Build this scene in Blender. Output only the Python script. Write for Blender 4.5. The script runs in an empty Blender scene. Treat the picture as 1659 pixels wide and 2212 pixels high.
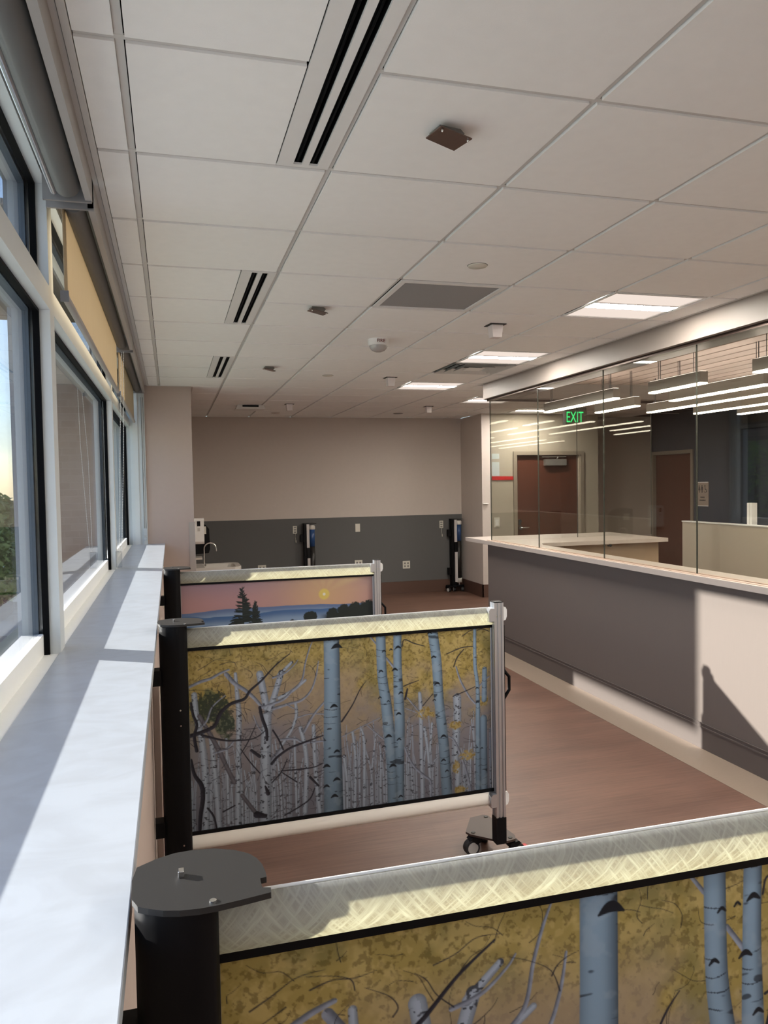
import bpy, math, random
import numpy as np
from mathutils import Vector, Matrix, Euler
random.seed(7); np.random.seed(7)
SC = bpy.context.scene
COL = SC.collection
CZ = 1.72            # eye height above the floor
ZC = CZ + 1.021      # suspended ceiling

# ------------------------------------------------------------ camera, world, sun
def make_camera():
    yaw, pitch, roll = math.radians(15.574), math.radians(-2.096), math.radians(-0.994)
    f = Vector((math.sin(yaw)*math.cos(pitch), math.cos(yaw)*math.cos(pitch), math.sin(pitch)))
    r = Vector((math.cos(yaw), -math.sin(yaw), 0)); u = r.cross(f)
    r2 = r*math.cos(roll)+u*math.sin(roll); u2 = -r*math.sin(roll)+u*math.cos(roll)
    cam = bpy.data.cameras.new('camera'); o = bpy.data.objects.new('camera', cam); COL.objects.link(o)
    o.matrix_world = Matrix(((r2.x,u2.x,-f.x,0),(r2.y,u2.y,-f.y,0),(r2.z,u2.z,-f.z,CZ),(0,0,0,1)))
    cam.sensor_fit = 'HORIZONTAL'; cam.sensor_width = 36; cam.lens = 1649.5/1659*36
    cam.clip_start = .02; cam.clip_end = 600
    SC.camera = o
make_camera()
SC.view_settings.view_transform = 'Standard'
try: SC.view_settings.look = 'None'
except Exception: pass
SC.view_settings.gamma = 1; SC.view_settings.use_curve_mapping = False
SC.view_settings.exposure = 0.95

SUN_DIR = Vector((1, -.62, -.357)).normalized()
SUN_STRENGTH = 8.2
SKY_STRENGTH = .19
sl = bpy.data.lights.new('sun', 'SUN'); so = bpy.data.objects.new('sun', sl); COL.objects.link(so)
sl.energy = SUN_STRENGTH; sl.color = (1, .95, .86); sl.angle = math.radians(.6)
so.rotation_euler = SUN_DIR.to_track_quat('-Z', 'Y').to_euler(); so.location = (-20, 14, 9)
W = bpy.data.worlds.new('world'); SC.world = W; W.use_nodes = True
nt = W.node_tree; nt.nodes.clear()
sky = nt.nodes.new('ShaderNodeTexSky'); sky.sky_type = 'NISHITA'; sky.sun_disc = False
sky.sun_elevation = math.radians(38); sky.sun_rotation = math.atan2(-1, .62)
sky.air_density = 1.0; sky.dust_density = .4; sky.ozone_density = 2.0
tc = nt.nodes.new('ShaderNodeTexCoord'); mp = nt.nodes.new('ShaderNodeMapping'); mp.inputs['Scale'].default_value = (1.5, 1.5, 7)
nz = nt.nodes.new('ShaderNodeTexNoise'); nz.inputs['Scale'].default_value = 1.6; nz.inputs['Detail'].default_value = 6
rp = nt.nodes.new('ShaderNodeValToRGB'); rp.color_ramp.elements[0].position = .48; rp.color_ramp.elements[1].position = .75
mx = nt.nodes.new('ShaderNodeMixRGB'); mx.inputs[2].default_value = (3.2, 3.5, 3.8, 1)
ml = nt.nodes.new('ShaderNodeMath'); ml.operation = 'MULTIPLY'; ml.inputs[1].default_value = .55
bg = nt.nodes.new('ShaderNodeBackground'); bg.inputs['Strength'].default_value = SKY_STRENGTH
ow = nt.nodes.new('ShaderNodeOutputWorld')
L = nt.links.new
L(tc.outputs['Generated'], mp.inputs[0]); L(mp.outputs[0], nz.inputs[0]); L(nz.outputs[0], rp.inputs[0])
L(rp.outputs[0], ml.inputs[0]); L(ml.outputs[0], mx.inputs[0]); L(sky.outputs[0], mx.inputs[1]); L(mx.outputs[0], bg.inputs[0]); L(bg.outputs[0], ow.inputs[0])
TROFFER_EMIT = 85.0
PENDANT_EMIT = 9.0

# ------------------------------------------------------------ materials
def lin(c):
    return tuple((v/255/12.92 if v/255 <= .04045 else ((v/255+.055)/1.055)**2.4) for v in c)
def mat(name, rgb, rough=.5, metal=0, spec=.5, noise=0, nscale=20, bump=0, bscale=200, stretch=None, coat=0, trans=0):
    m = bpy.data.materials.new(name); m.use_nodes = True
    t = m.node_tree; b = t.nodes['Principled BSDF']
    col = lin(rgb)+(1,)
    b.inputs['Base Color'].default_value = col; b.inputs['Roughness'].default_value = rough
    b.inputs['Metallic'].default_value = metal; b.inputs['Specular IOR Level'].default_value = spec
    b.inputs['Coat Weight'].default_value = coat
    c = t.nodes.new('ShaderNodeTexCoord'); mpn = t.nodes.new('ShaderNodeMapping'); t.links.new(c.outputs['Object'], mpn.inputs[0])
    if stretch: mpn.inputs['Scale'].default_value = stretch
    n = t.nodes.new('ShaderNodeTexNoise'); n.inputs['Scale'].default_value = nscale; n.inputs['Detail'].default_value = 5
    t.links.new(mpn.outputs[0], n.inputs[0])
    mix = t.nodes.new('ShaderNodeMixRGB'); a = noise if noise else .03
    mix.inputs[1].default_value = tuple(max(0, v*(1-a)) for v in col[:3])+(1,)
    mix.inputs[2].default_value = tuple(min(1, v*(1+a)) for v in col[:3])+(1,)
    t.links.new(n.outputs[0], mix.inputs[0]); t.links.new(mix.outputs[0], b.inputs['Base Color'])
    if bump:
        n2 = t.nodes.new('ShaderNodeTexNoise'); n2.inputs['Scale'].default_value = bscale; n2.inputs['Detail'].default_value = 3
        t.links.new(mpn.outputs[0], n2.inputs[0])
        bp = t.nodes.new('ShaderNodeBump'); bp.inputs['Strength'].default_value = bump; bp.inputs['Distance'].default_value = .002
        t.links.new(n2.outputs[0], bp.inputs['Height']); t.links.new(bp.outputs[0], b.inputs['Normal'])
    return m
def emit(name, rgb, s):
    m = bpy.data.materials.new(name); m.use_nodes = True; t = m.node_tree; t.nodes.clear()
    e = t.nodes.new('ShaderNodeEmission'); e.inputs[0].default_value = rgb+(1,); e.inputs[1].default_value = s
    o = t.nodes.new('ShaderNodeOutputMaterial'); t.links.new(e.outputs[0], o.inputs[0]); return m
def glass(name, tint=(.93, .97, .95), f0=.045, gloss_rough=0.0):
    m = bpy.data.materials.new(name); m.use_nodes = True; t = m.node_tree; t.nodes.clear()
    N = t.nodes.new; K = t.links.new
    g = N('ShaderNodeNewGeometry'); d = N('ShaderNodeVectorMath'); d.operation = 'DOT_PRODUCT'
    K(g.outputs['Normal'], d.inputs[0]); K(g.outputs['Incoming'], d.inputs[1])
    ab = N('ShaderNodeMath'); ab.operation = 'ABSOLUTE'; K(d.outputs['Value'], ab.inputs[0])
    s = N('ShaderNodeMath'); s.operation = 'SUBTRACT'; s.inputs[0].default_value = 1; K(ab.outputs[0], s.inputs[1])
    p = N('ShaderNodeMath'); p.operation = 'POWER'; p.inputs[1].default_value = 5; K(s.outputs[0], p.inputs[0])
    q = N('ShaderNodeMath'); q.operation = 'MULTIPLY_ADD'; q.inputs[1].default_value = 1-f0; q.inputs[2].default_value = f0; K(p.outputs[0], q.inputs[0])
    a = N('ShaderNodeBsdfTransparent'); a.inputs[0].default_value = tint+(1,)
    b = N('ShaderNodeBsdfGlossy'); b.inputs['Roughness'].default_value = gloss_rough
    x = N('ShaderNodeMixShader'); K(q.outputs[0], x.inputs[0]); K(a.outputs[0], x.inputs[1]); K(b.outputs[0], x.inputs[2])
    o = N('ShaderNodeOutputMaterial'); K(x.outputs[0], o.inputs[0]); return m

MT = dict(
 tile=mat('ceiling_tile', (243,243,241), .95, bump=.15, bscale=400),
 grid=mat('ceiling_grid_white', (206,204,200), .6),
 void=mat('plenum_dark', (20,20,20), .9),
 taupe=mat('paint_taupe', (200,190,182), .9, bump=.08, bscale=300),
 column=mat('paint_warm_grey', (184,168,159), .9, bump=.08, bscale=300),
 beige=mat('paint_beige', (172,163,149), .9, bump=.08, bscale=300),
 dado=mat('paint_dark_grey', (97,97,96), .85, bump=.08, bscale=300),
 ctrwall=mat('wallcovering_grey', (110,101,95), .75, noise=.05, nscale=6, stretch=(60,60,1.5), bump=.15, bscale=40),
 blue=mat('paint_slate_blue', (62,66,75), .85),
 base=mat('vinyl_base_brown', (92,68,58), .5),
 basegrey=mat('vinyl_base_grey', (96,88,84), .5),
 strip=mat('floor_border_beige', (138,123,110), .5, noise=.06, nscale=60),
 white=mat('white_enamel', (232,232,230), .4),
 alu=mat('window_aluminium', (206,212,214), .42, metal=.0, spec=.6),
 aluext=mat('window_exterior_aluminium', (120,132,145), .4, metal=.3),
 gasket=mat('black_gasket', (5,6,9), .65, spec=.1),
 black=mat('black_powdercoat', (7,7,10), .5, spec=.2),
 capblack=mat('charcoal_plate', (38,36,34), .5, noise=.06, nscale=300),
 chrome=mat('chrome', (225,225,225), .12, metal=1),
 anod=mat('anodised_aluminium', (205,208,212), .28, metal=.85),
 slab=mat('solid_surface_counter', (192,182,175), .35, noise=.05, nscale=25, spec=.6),
 rubber=mat('caster_rubber', (40,40,42), .6),
 hub=mat('caster_hub_grey', (190,188,184), .5),
 red=mat('red_plastic', (190,28,34), .4),
 plate=mat('ivory_plate', (215,212,200), .5),
 fascia=mat('shade_fascia_grey', (168,164,160), .45),
 roll=mat('shade_roll_grey', (110,110,108), .8),
 shade=None,
 ret=mat('return_grille_grey', (150,150,150), .8, noise=.2, nscale=900),
 mirror=mat('smoked_mirror_plate', (110,92,84), .22, metal=.6),
 doorw=mat('door_mahogany_veneer', (86,47,34), .4, noise=.18, nscale=3, stretch=(14,14,1)),
 doorframe=mat('door_frame_taupe', (142,132,118), .5),
 closer=mat('door_closer_grey', (130,128,124), .4, metal=.4),
 porcelain=mat('white_porcelain', (205,200,192), .25),
 brick=None,
)
# blind fabric: beige, lets some daylight through
def translucent(name, rgb, trgb, amount, weave=0, rough=.8):
    m = bpy.data.materials.new(name); m.use_nodes = True; t = m.node_tree; t.nodes.clear(); N = t.nodes.new; K = t.links.new
    d = N('ShaderNodeBsdfDiffuse'); d.inputs[0].default_value = lin(rgb)+(1,)
    tr = N('ShaderNodeBsdfTranslucent'); tr.inputs[0].default_value = lin(trgb)+(1,)
    x = N('ShaderNodeMixShader'); x.inputs[0].default_value = amount
    o = N('ShaderNodeOutputMaterial')
    c = N('ShaderNodeTexCoord')
    if weave:
        col = []
        for ang in (.7, -.8):
            mr = N('ShaderNodeMapping'); mr.inputs['Rotation'].default_value = (0, ang, 0); K(c.outputs['Object'], mr.inputs[0]); mpn = N('ShaderNodeMapping'); mpn.inputs['Scale'].default_value = (16, 1, .9)
            n = N('ShaderNodeTexNoise'); n.inputs['Scale'].default_value = weave; n.inputs['Detail'].default_value = 4
            K(mr.outputs[0], mpn.inputs[0]); K(mpn.outputs[0], n.inputs[0]); col.append(n)
        mm = N('ShaderNodeMath'); mm.operation = 'MAXIMUM'; K(col[0].outputs[0], mm.inputs[0]); K(col[1].outputs[0], mm.inputs[1])
        rmp = N('ShaderNodeValToRGB'); rmp.color_ramp.elements[0].position = .42; rmp.color_ramp.elements[1].position = .72
        rmp.color_ramp.elements[0].color = tuple(v*.7 for v in lin(trgb))+(1,)
        rmp.color_ramp.elements[1].color = tuple(min(1, v*1.15) for v in lin(trgb))+(1,)
        K(mm.outputs[0], rmp.inputs[0]); K(rmp.outputs[0], tr.inputs[0])
    else:
        n = N('ShaderNodeTexNoise'); n.inputs['Scale'].default_value = 6; mpn = N('ShaderNodeMapping'); mpn.inputs['Scale'].default_value = (8, 8, .4)
        K(c.outputs['Object'], mpn.inputs[0]); K(mpn.outputs[0], n.inputs[0])
        q = N('ShaderNodeMixRGB'); q.inputs[1].default_value = tuple(v*.85 for v in lin(trgb))+(1,); q.inputs[2].default_value = lin(trgb)+(1,)
        K(n.outputs[0], q.inputs[0]); K(q.outputs[0], tr.inputs[0])
    K(d.outputs[0], x.inputs[1]); K(tr.outputs[0], x.inputs[2]); K(x.outputs[0], o.inputs[0]); return m
MT['shade'] = translucent('blind_fabric_beige', (205,190,164), (214,200,176), .42)
MT['barskin'] = translucent('ribbed_white_sheet', (176,180,186), (255,248,220), .60, weave=16)
MT['barlow'] = mat('white_sheet_edge', (232,226,216), .6, noise=.03, nscale=200, stretch=(1,1,40))
MT['pane'] = glass('window_glass', (.965,.97,.978), .08)
MT['clear'] = glass('partition_glass', (.95,.95,.93), .045)
MT['lens'] = glass('strobe_lens', (.8,.82,.84), .15, .05)
MT['tubeglow'] = emit('pendant_diffuser', (1, .90, .72), PENDANT_EMIT)
MT['troffglow'] = emit('troffer_lens', (1, .93, .84), TROFFER_EMIT)
MT['panglow'] = emit('troffer_pan_glow', (1, .85, .75), .47)  # emission stands in for lamp light caught by the reflector pans
MT['exitgreen'] = emit('exit_green', (.04, .62, .16), 1.1)

def brick_mat(name, c1, c2, mortar, sc):
    m = bpy.data.materials.new(name); m.use_nodes = True; t = m.node_tree; b = t.nodes['Principled BSDF']; b.inputs['Roughness'].default_value = .9
    c = t.nodes.new('ShaderNodeTexCoord'); mpn = t.nodes.new('ShaderNodeMapping'); mpn.inputs['Rotation'].default_value = (math.radians(90), 0, 0)
    k = t.nodes.new('ShaderNodeTexBrick'); k.inputs['Scale'].default_value = sc; k.inputs['Mortar Size'].default_value = .012
    k.inputs['Color1'].default_value = lin(c1)+(1,); k.inputs['Color2'].default_value = lin(c2)+(1,); k.inputs['Mortar'].default_value = lin(mortar)+(1,)
    t.links.new(c.outputs['Object'], mpn.inputs[0]); t.links.new(mpn.outputs[0], k.inputs[0]); t.links.new(k.outputs[0], b.inputs['Base Color']); return m
MT['brick'] = brick_mat('brick_grey_brown', (150,140,132), (122,112,106), (165,158,150), 3.2)
def floor_mat():
    m = mat('vinyl_plank_floor', (142,104,86), .45, noise=0); t = m.node_tree; b = t.nodes['Principled BSDF']
    N = t.nodes.new; K = t.links.new; c = N('ShaderNodeTexCoord')
    n1 = N('ShaderNodeTexNoise'); mp1 = N('ShaderNodeMapping'); mp1.inputs['Scale'].default_value = (1.2, 26, 1); n1.inputs['Scale'].default_value = 3; n1.inputs['Detail'].default_value = 8
    n2 = N('ShaderNodeTexNoise'); mp2 = N('ShaderNodeMapping'); mp2.inputs['Scale'].default_value = (1.5, 5.5, 1); n2.inputs['Scale'].default_value = .7
    k = N('ShaderNodeTexBrick'); k.inputs['Scale'].default_value = 1; k.inputs['Brick Width'].default_value = 1.22; k.inputs['Row Height'].default_value = .18; k.inputs['Mortar Size'].default_value = .0012
    k.inputs['Color1'].default_value = (.48,.48,.48,1); k.inputs['Color2'].default_value = (.56,.56,.56,1); k.inputs['Mortar'].default_value = (.4,.4,.4,1)
    K(c.outputs['Object'], mp1.inputs[0]); K(mp1.outputs[0], n1.inputs[0]); K(c.outputs['Object'], mp2.inputs[0]); K(mp2.outputs[0], n2.inputs[0]); K(c.outputs['Object'], k.inputs[0])
    a = N('ShaderNodeMixRGB'); a.inputs[0].default_value = .5; K(n1.outputs[0], a.inputs[1]); K(n2.outputs[0], a.inputs[2])
    a2 = N('ShaderNodeMixRGB'); a2.inputs[0].default_value = .35; K(a.outputs[0], a2.inputs[1]); K(k.outputs[0], a2.inputs[2])
    r = N('ShaderNodeValToRGB'); r.color_ramp.elements[0].position = .36; r.color_ramp.elements[0].color = lin((84,60,50))+(1,)
    r.color_ramp.elements[1].position = .64; r.color_ramp.elements[1].color = lin((124,94,80))+(1,)
    K(a2.outputs[0], r.inputs[0]); K(r.outputs[0], b.inputs['Base Color']); return m
MT['floor'] = floor_mat()
def sill_mat():
    m = mat('sill_solid_surface', (214,220,226), .3, spec=.6); t = m.node_tree; b = t.nodes['Principled BSDF']
    N = t.nodes.new; K = t.links.new; c = N('ShaderNodeTexCoord'); n = N('ShaderNodeTexNoise'); mp1 = N('ShaderNodeMapping')
    mp1.inputs['Scale'].default_value = (1.5, 2.2, 1); mp1.inputs['Rotation'].default_value = (0, 0, .5); n.inputs['Scale'].default_value = 3.0; n.inputs['Detail'].default_value = 7; n.inputs['Distortion'].default_value = 2.2
    K(c.outputs['Object'], mp1.inputs[0]); K(mp1.outputs[0], n.inputs[0])
    r = N('ShaderNodeValToRGB'); r.color_ramp.elements[0].position = .35; r.color_ramp.elements[0].color = lin((176,182,189))+(1,)
    r.color_ramp.elements[1].position = .6; r.color_ramp.elements[1].color = lin((184,191,199))+(1,)
    K(n.outputs[0], r.inputs[0]); K(r.outputs[0], b.inputs['Base Color']); return m
MT['sill'] = sill_mat()
def print_mat():
    m = bpy.data.materials.new('printed_sheet'); m.use_nodes = True; t = m.node_tree; b = t.nodes['Principled BSDF']; b.inputs['Roughness'].default_value = .45
    a = t.nodes.new('ShaderNodeVertexColor'); a.layer_name = 'print'
    b.inputs['Specular IOR Level'].default_value = .3; t.links.new(a.outputs[0], b.inputs['Base Color']); return m
MT['print'] = print_mat()

# ------------------------------------------------------------ mesh helpers
class M:
    def __init__(s): s.v = []; s.f = []; s.sm = []
    def add(s, vs, fs, smooth=False):
        o = len(s.v); s.v += [tuple(p) for p in vs]; s.f += [tuple(i+o for i in f) for f in fs]; s.sm += [smooth]*len(fs); return s
    def box(s, x0, x1, y0, y1, z0, z1):
        return s.add([(x0,y0,z0),(x1,y0,z0),(x1,y1,z0),(x0,y1,z0),(x0,y0,z1),(x1,y0,z1),(x1,y1,z1),(x0,y1,z1)],
                     [(0,3,2,1),(4,5,6,7),(0,1,5,4),(1,2,6,5),(2,3,7,6),(3,0,4,7)])
    def prism(s, poly, a, b, axis='z', smooth=False):
        A = sum(poly[i][0]*poly[(i+1) % len(poly)][1]-poly[(i+1) % len(poly)][0]*poly[i][1] for i in range(len(poly)))
        if A < 0: poly = poly[::-1]
        if axis == 'z': P = lambda p, h: (p[0], p[1], h)
        elif axis == 'x': P = lambda p, h: (h, p[0], p[1])      # poly in (y,z)
        else: P = lambda p, h: (p[0], -h, p[1])                 # poly in (x,z), h = -y
        if axis == 'y': a, b = -b, -a
        n = len(poly); vs = [P(p, a) for p in poly]+[P(p, b) for p in poly]
        s.add(vs, [tuple(range(n-1, -1, -1)), tuple(range(n, 2*n))], False)
        s.add(vs, [(i, (i+1) % n, n+(i+1) % n, n+i) for i in range(n)], smooth); return s
    def tube(s, pts, r, n=10, closed=False, caps=True):
        pts = [Vector(p) for p in pts]; rs = r if isinstance(r, (list, tuple)) else [r]*len(pts)
        up = Vector((0, 0, 1)); rings = []
        for i, p in enumerate(pts):
            d = (pts[min(i+1, len(pts)-1)]-pts[max(i-1, 0)]).normalized() if not closed else (pts[(i+1) % len(pts)]-pts[i-1]).normalized()
            a = d.cross(up)
            if a.length < .05: a = d.cross(Vector((1, 0, 0)))
            a.normalize(); b = a.cross(d).normalized(); up = b
            rings.append([tuple(p+(a*math.cos(t)+b*math.sin(t))*rs[i]) for t in [2*math.pi*k/n for k in range(n)]])
        o = [q for R in rings for q in R]; m = len(rings); fs = []
        for i in range(m if closed else m-1):
            j = (i+1) % m
            for k in range(n): fs.append((i*n+k, i*n+(k+1) % n, j*n+(k+1) % n, j*n+k))
        s.add(o, fs, True)
        if caps and not closed: s.add(o, [tuple(range(n-1, -1, -1)), tuple(range((m-1)*n, m*n))], False)
        return s
    def cyl(s, p0, p1, r, n=20, r2=None): return s.tube([p0, p1], [r, r if r2 is None else r2], n)
    def lathe(s, c, prof, n=24):      # prof (r,z) around vertical axis at c
        vs = [(c[0]+r*math.cos(2*math.pi*k/n), c[1]+r*math.sin(2*math.pi*k/n), c[2]+z) for r, z in prof for k in range(n)]
        s.add(vs, [(i*n+k, i*n+(k+1) % n, (i+1)*n+(k+1) % n, (i+1)*n+k) for i in range(len(prof)-1) for k in range(n)], True)
        return s
    def ball(s, c, r, n=12, sz=1):
        pr = [(max(1e-4, r*math.sin(math.pi*i/n)), -r*sz*math.cos(math.pi*i/n)) for i in range(n+1)]
        return s.lathe(c, pr, n*2)
    def strip(s, prof, x0, x1, th=.002):   # open (y,z) profile swept along x with thickness
        n = len(prof); out = []
        for i, p in enumerate(prof):
            a = prof[max(i-1, 0)]; b = prof[min(i+1, n-1)]; d = Vector((b[0]-a[0], b[1]-a[1])).normalized()
            out.append((p[0]-d.y*th, p[1]+d.x*th))
        return s.prism(list(prof)+out[::-1], x0, x1, 'x', True)
    def build(s, name, m, parent=None, local=False, bevel=0):
        off = Vector((0, 0, 0))
        if parent is not None and not local:
            r = parent
            while r is not None: off += r.location; r = r.parent
        me = bpy.data.meshes.new(name); me.from_pydata([(p[0]-off.x, p[1]-off.y, p[2]-off.z) for p in s.v], [], s.f)
        me.polygons.foreach_set('use_smooth', s.sm); me.update(); me.validate()
        me.materials.append(m if not isinstance(m, str) else MT[m])
        o = bpy.data.objects.new(name, me); COL.objects.link(o)
        if parent is not None: o.parent = parent
        if bevel:
            bv = o.modifiers.new('bevel', 'BEVEL'); bv.width = bevel; bv.segments = 2; bv.limit_method = 'ANGLE'; bv.angle_limit = math.radians(40)
        return o
def B(*a): return M().box(*a)
def tag(o, label, cat, group=None, kind=None):
    o['label'] = label; o['category'] = cat
    if group: o['group'] = group
    if kind: o['kind'] = kind
    return o
def thing(name, label, cat, loc, group=None, rz=0, kind=None):
    o = bpy.data.objects.new(name, None); o.empty_display_size = .05; COL.objects.link(o); o.location = loc; o.rotation_euler = (0, 0, rz)
    return tag(o, label, cat, group, kind)
def struct(o, label, cat='room'):
    return tag(o, label, cat, kind='structure')
def dup(o, parent=None, loc=None, label=None, rz=None):
    c = o.copy(); COL.objects.link(c); c.parent = parent
    if loc is not None: c.location = loc
    if rz is not None: c.rotation_euler = (0, 0, rz)
    if label: c['label'] = label
    for ch in [k for k in o.children]: dup(ch, c)
    return c
def text_obj(name, body, size, m, parent, loc, rot, ext=.0008, align='CENTER'):
    cu = bpy.data.curves.new(name, 'FONT'); cu.body = body; cu.size = size; cu.extrude = ext; cu.align_x = align; cu.align_y = 'CENTER'
    o = bpy.data.objects.new(name, cu); dg = bpy.context.evaluated_depsgraph_get()
    COL.objects.link(o); bpy.context.view_layer.update()
    me = bpy.data.meshes.new_from_object(o.evaluated_get(bpy.context.evaluated_depsgraph_get()))
    bpy.data.objects.remove(o); me.materials.clear(); me.materials.append(MT[m] if isinstance(m, str) else m)
    t = bpy.data.objects.new(name, me); COL.objects.link(t); t.parent = parent
    t.location = loc; t.rotation_euler = rot; return t
# ------------------------------------------------------------ room shell
YB, YF = 11.42, -6.2         # back wall, wall behind the camera
GX = [(-.6803+.597*c)*1.021 for c in range(0, 14)]
def GY(r): return (2.425+.597*r)*1.021
XW = -.378                   # inner face of the window frames
XS = 3.165                   # soffit face
XC = 3.22                    # counter wall face

struct(B(-.5, 8.6, YF, 12.4, -.12, 0).build('floor', 'floor'), 'brown wood look vinyl floor')
struct(B(2.955, XC, YF, 7.50, 0, .0015).build('trim_1', 'strip'), 'beige border strip of flooring along the counter wall', 'floor')

# ceiling: lay in tiles, the grid and the dark gap
skip = set([(5, 2), (5, 5), (5, 8), (5, -1), (5, -4), (5, -7), (5, -10), (7, 10), (9, 12), (3, 2), (5, 6), (3, -5)])
slots = [(-4, 0), (2, 4), (6, 8), (-12, -8)]
cm = M(); HH = .012; RZ = ZC+.008
def tile(x0, x1, y0, y1):
    if x1-x0 > .03 and y1-y0 > .03: cm.box(x0, x1, y0, y1, ZC, ZC+.02)
rows = range(-15, 15)
for r in rows:
    y0, y1 = GY(r)+HH, GY(r+1)-HH
    y0c, y1c = max(y0, YF), min(y1, YB)
    if y1c <= y0c: continue
    for c in range(0, 13):
        x0, x1 = GX[c]+HH, GX[c+1]-HH
        if (c, r) in skip: continue
        if c == 0: x0 = -.185
        if c == 1 and any(a <= r < b for a, b in slots): x1 = .525-.012-.165
        ya, yb = y0c, y1c
        if ya < 7.5:
            if ya > 7.0 and GX[c+1] > XS and yb > 7.56: tile(max(x0, XS+.003 if x0 < XS else x0), min(x1, 7.78), 7.545, yb)
            x1 = min(x1, XS-.0)
        if yb > 8.0 and c <= 1:
            if ya < 8.0: pass
            else: x0 = max(x0, .235)
        if ya >= 7.5 and x0 > 4.47 and ya > 10.5 and x0 < 6.42: continue
        if ya >= 11.0 and x0 > 6.4: continue
        if x0 < 4.47 < x1 and ya > 10.57: x1 = 4.46
        if x1 <= x0 or x0 > 7.75: continue
        x1 = min(x1, 7.78)
        if ya < 10.57 < yb and x0 > 4.4: yb = min(yb, 10.56 if x1 < 6.45 else yb)
        tile(x0, x1, ya, yb)
ce = cm.build('ceiling', 'tile'); struct(ce, 'white suspended ceiling of square lay in tiles')
gm = M()
for c in range(1, 13):
    x = GX[c]
    ya = YF if x < XS else 7.52
    yb = YB if x < 4.46 else (10.56 if x < 6.42 else 11.1)
    if x < .23: yb = 8.0
    if x > 7.7: continue
    gm.box(x-HH+.0005, x+HH-.0035, ya, yb, RZ, RZ+.004)
for r in rows:
    y = GY(r)
    if y < YF or y > YB: continue
    xb = XS if y < 7.52 else (4.46 if y > 10.57 else 7.76)
    xa = -.185 if y < 8 else .235
    if any(a < r < b for a, b in slots):
        gm.box(xa, .346, y-HH+.0055, y+HH-.0005, RZ-.0006, RZ+.0034); xa = .515
    gm.box(xa, xb, y-HH+.0055, y+HH-.0005, RZ-.0006, RZ+.0034)
struct(gm.build('trim_2', 'grid'), 'white metal grid of the suspended ceiling', 'ceiling')
struct(M().box(-.2, XS+.02, YF, YB, RZ+.02, RZ+.03).box(XS+.02, 7.9, 7.52, 11.3, RZ+.02, RZ+.03).build('ceiling_plenum', 'void'), 'dark sheet standing in for the unlit void above the ceiling grid', 'ceiling')  # dark colour paints in the shade behind the tile gaps
# wall angle along the windows and soffit, seam every 3 rows
e = M()
e.box(-.205, -.187, YF, 7.98, ZC-.004, ZC+.012)
e.box(-.222, -.207, YF, 7.98, ZC+.0, ZC+.012)
struct(e.build('trim_3', 'grid'), 'white edge trim of the ceiling beside the blind pocket', 'trim')
e = M(); e.box(XS-.02, XS, YF, 7.52, ZC-.003, ZC+.006)
e.box(.235, 4.47, YB-.02, YB, ZC-.003, ZC+.004).box(-.2, .225, 7.98, 8.0, ZC-.003, ZC+.004).box(.225, .245, 8.0, YB, ZC-.003, ZC+.004)
struct(e.build('trim_4', 'grid'), 'white wall angle around the ceiling', 'trim')

# walls
struct(B(-.5, 3.4, YF-.15, YF, 0, ZC).build('wall_rear', 'taupe'), 'taupe wall behind the viewer', 'wall')
w = thing('wall_back', 'taupe back wall with a dark grey lower band', 'wall', (2.3, YB, 0), kind='structure')
B(.1, 4.6, YB, YB+.15, 1.222, ZC).build('upper_wall', 'taupe', w)
B(.1, 4.6, YB-.006, YB+.15, 0, 1.222).build('wainscot', 'dado', w)
struct(B(.1, 4.46, YB-.02, YB-.006, 0, .19).build('baseboard_back', 'base'), 'brown vinyl base along the back wall', 'baseboard')
struct(B(4.47, 4.62, 10.57, YB, 0, ZC).build('wall_right', 'taupe'), 'short taupe return wall at the back right', 'wall')
struct(B(4.456, 4.47, 10.556, YB-.02, 0, .19).build('baseboard_right', 'base'), 'brown vinyl base on the return wall', 'baseboard')
e = M()
e.box(4.62, 5.035, 10.57, 10.72, 0, ZC); e.box(6.085, 6.42, 10.57, 10.72, 0, ZC); e.box(5.035, 6.085, 10.57, 10.72, 2.16, ZC)
struct(e.build('wall_corridor', 'beige'), 'beige corridor wall around the mahogany door', 'wall')
struct(B(4.456, 5.0, 10.556, 10.57, 0, .19).build('baseboard_corridor', 'base'), 'brown base under the corridor wall', 'baseboard')
struct(M().box(6.27, 6.42, 10.72, 11.15, 0, ZC).box(6.27, 7.9, 11.15, 11.3, 0, ZC+.1).build('wall_alcove', 'taupe'), 'taupe wall of the alcove beyond the reception', 'wall')
e = M(); e.box(7.78, 7.95, 8.93, 10.08, 0, 2.9); e.box(7.78, 7.95, 10.08, 11.15, 2.16, 2.9); e.box(7.92, 8.07, YF, 8.93, 0, 2.9); e.box(7.78, 7.95, 11.13, 11.15, 0, 2.9)
struct(e.build('wall_far', 'blue'), 'dark slate blue wall beyond the reception', 'wall')
# column and jamb at the end of the windows
c = thing('wall_column', 'warm grey boxed column at the end of the windows', 'wall', (0, 8.0, 0), kind='structure')
B(-.235, .222, 8.0, 10.2, 0, ZC+.02).build('column_casing', 'column', c)
M().box(.17, .228, 7.995, 8.0, .1, CZ-.35).box(.222, .228, 8.0, 8.06, .1, CZ-.35).build('corner_guard', mat('corner_guard_grey', (172,164,157), .5), c)
struct(B(.222, .238, 8.0, YB, 0, .12).build('baseboard_column', 'base'), 'brown base along the column side', 'baseboard')
struct(B(.05, .23, 10.2, YB, 0, ZC).build('wall_left', 'taupe'), 'taupe side wall behind the column', 'wall')
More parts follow.
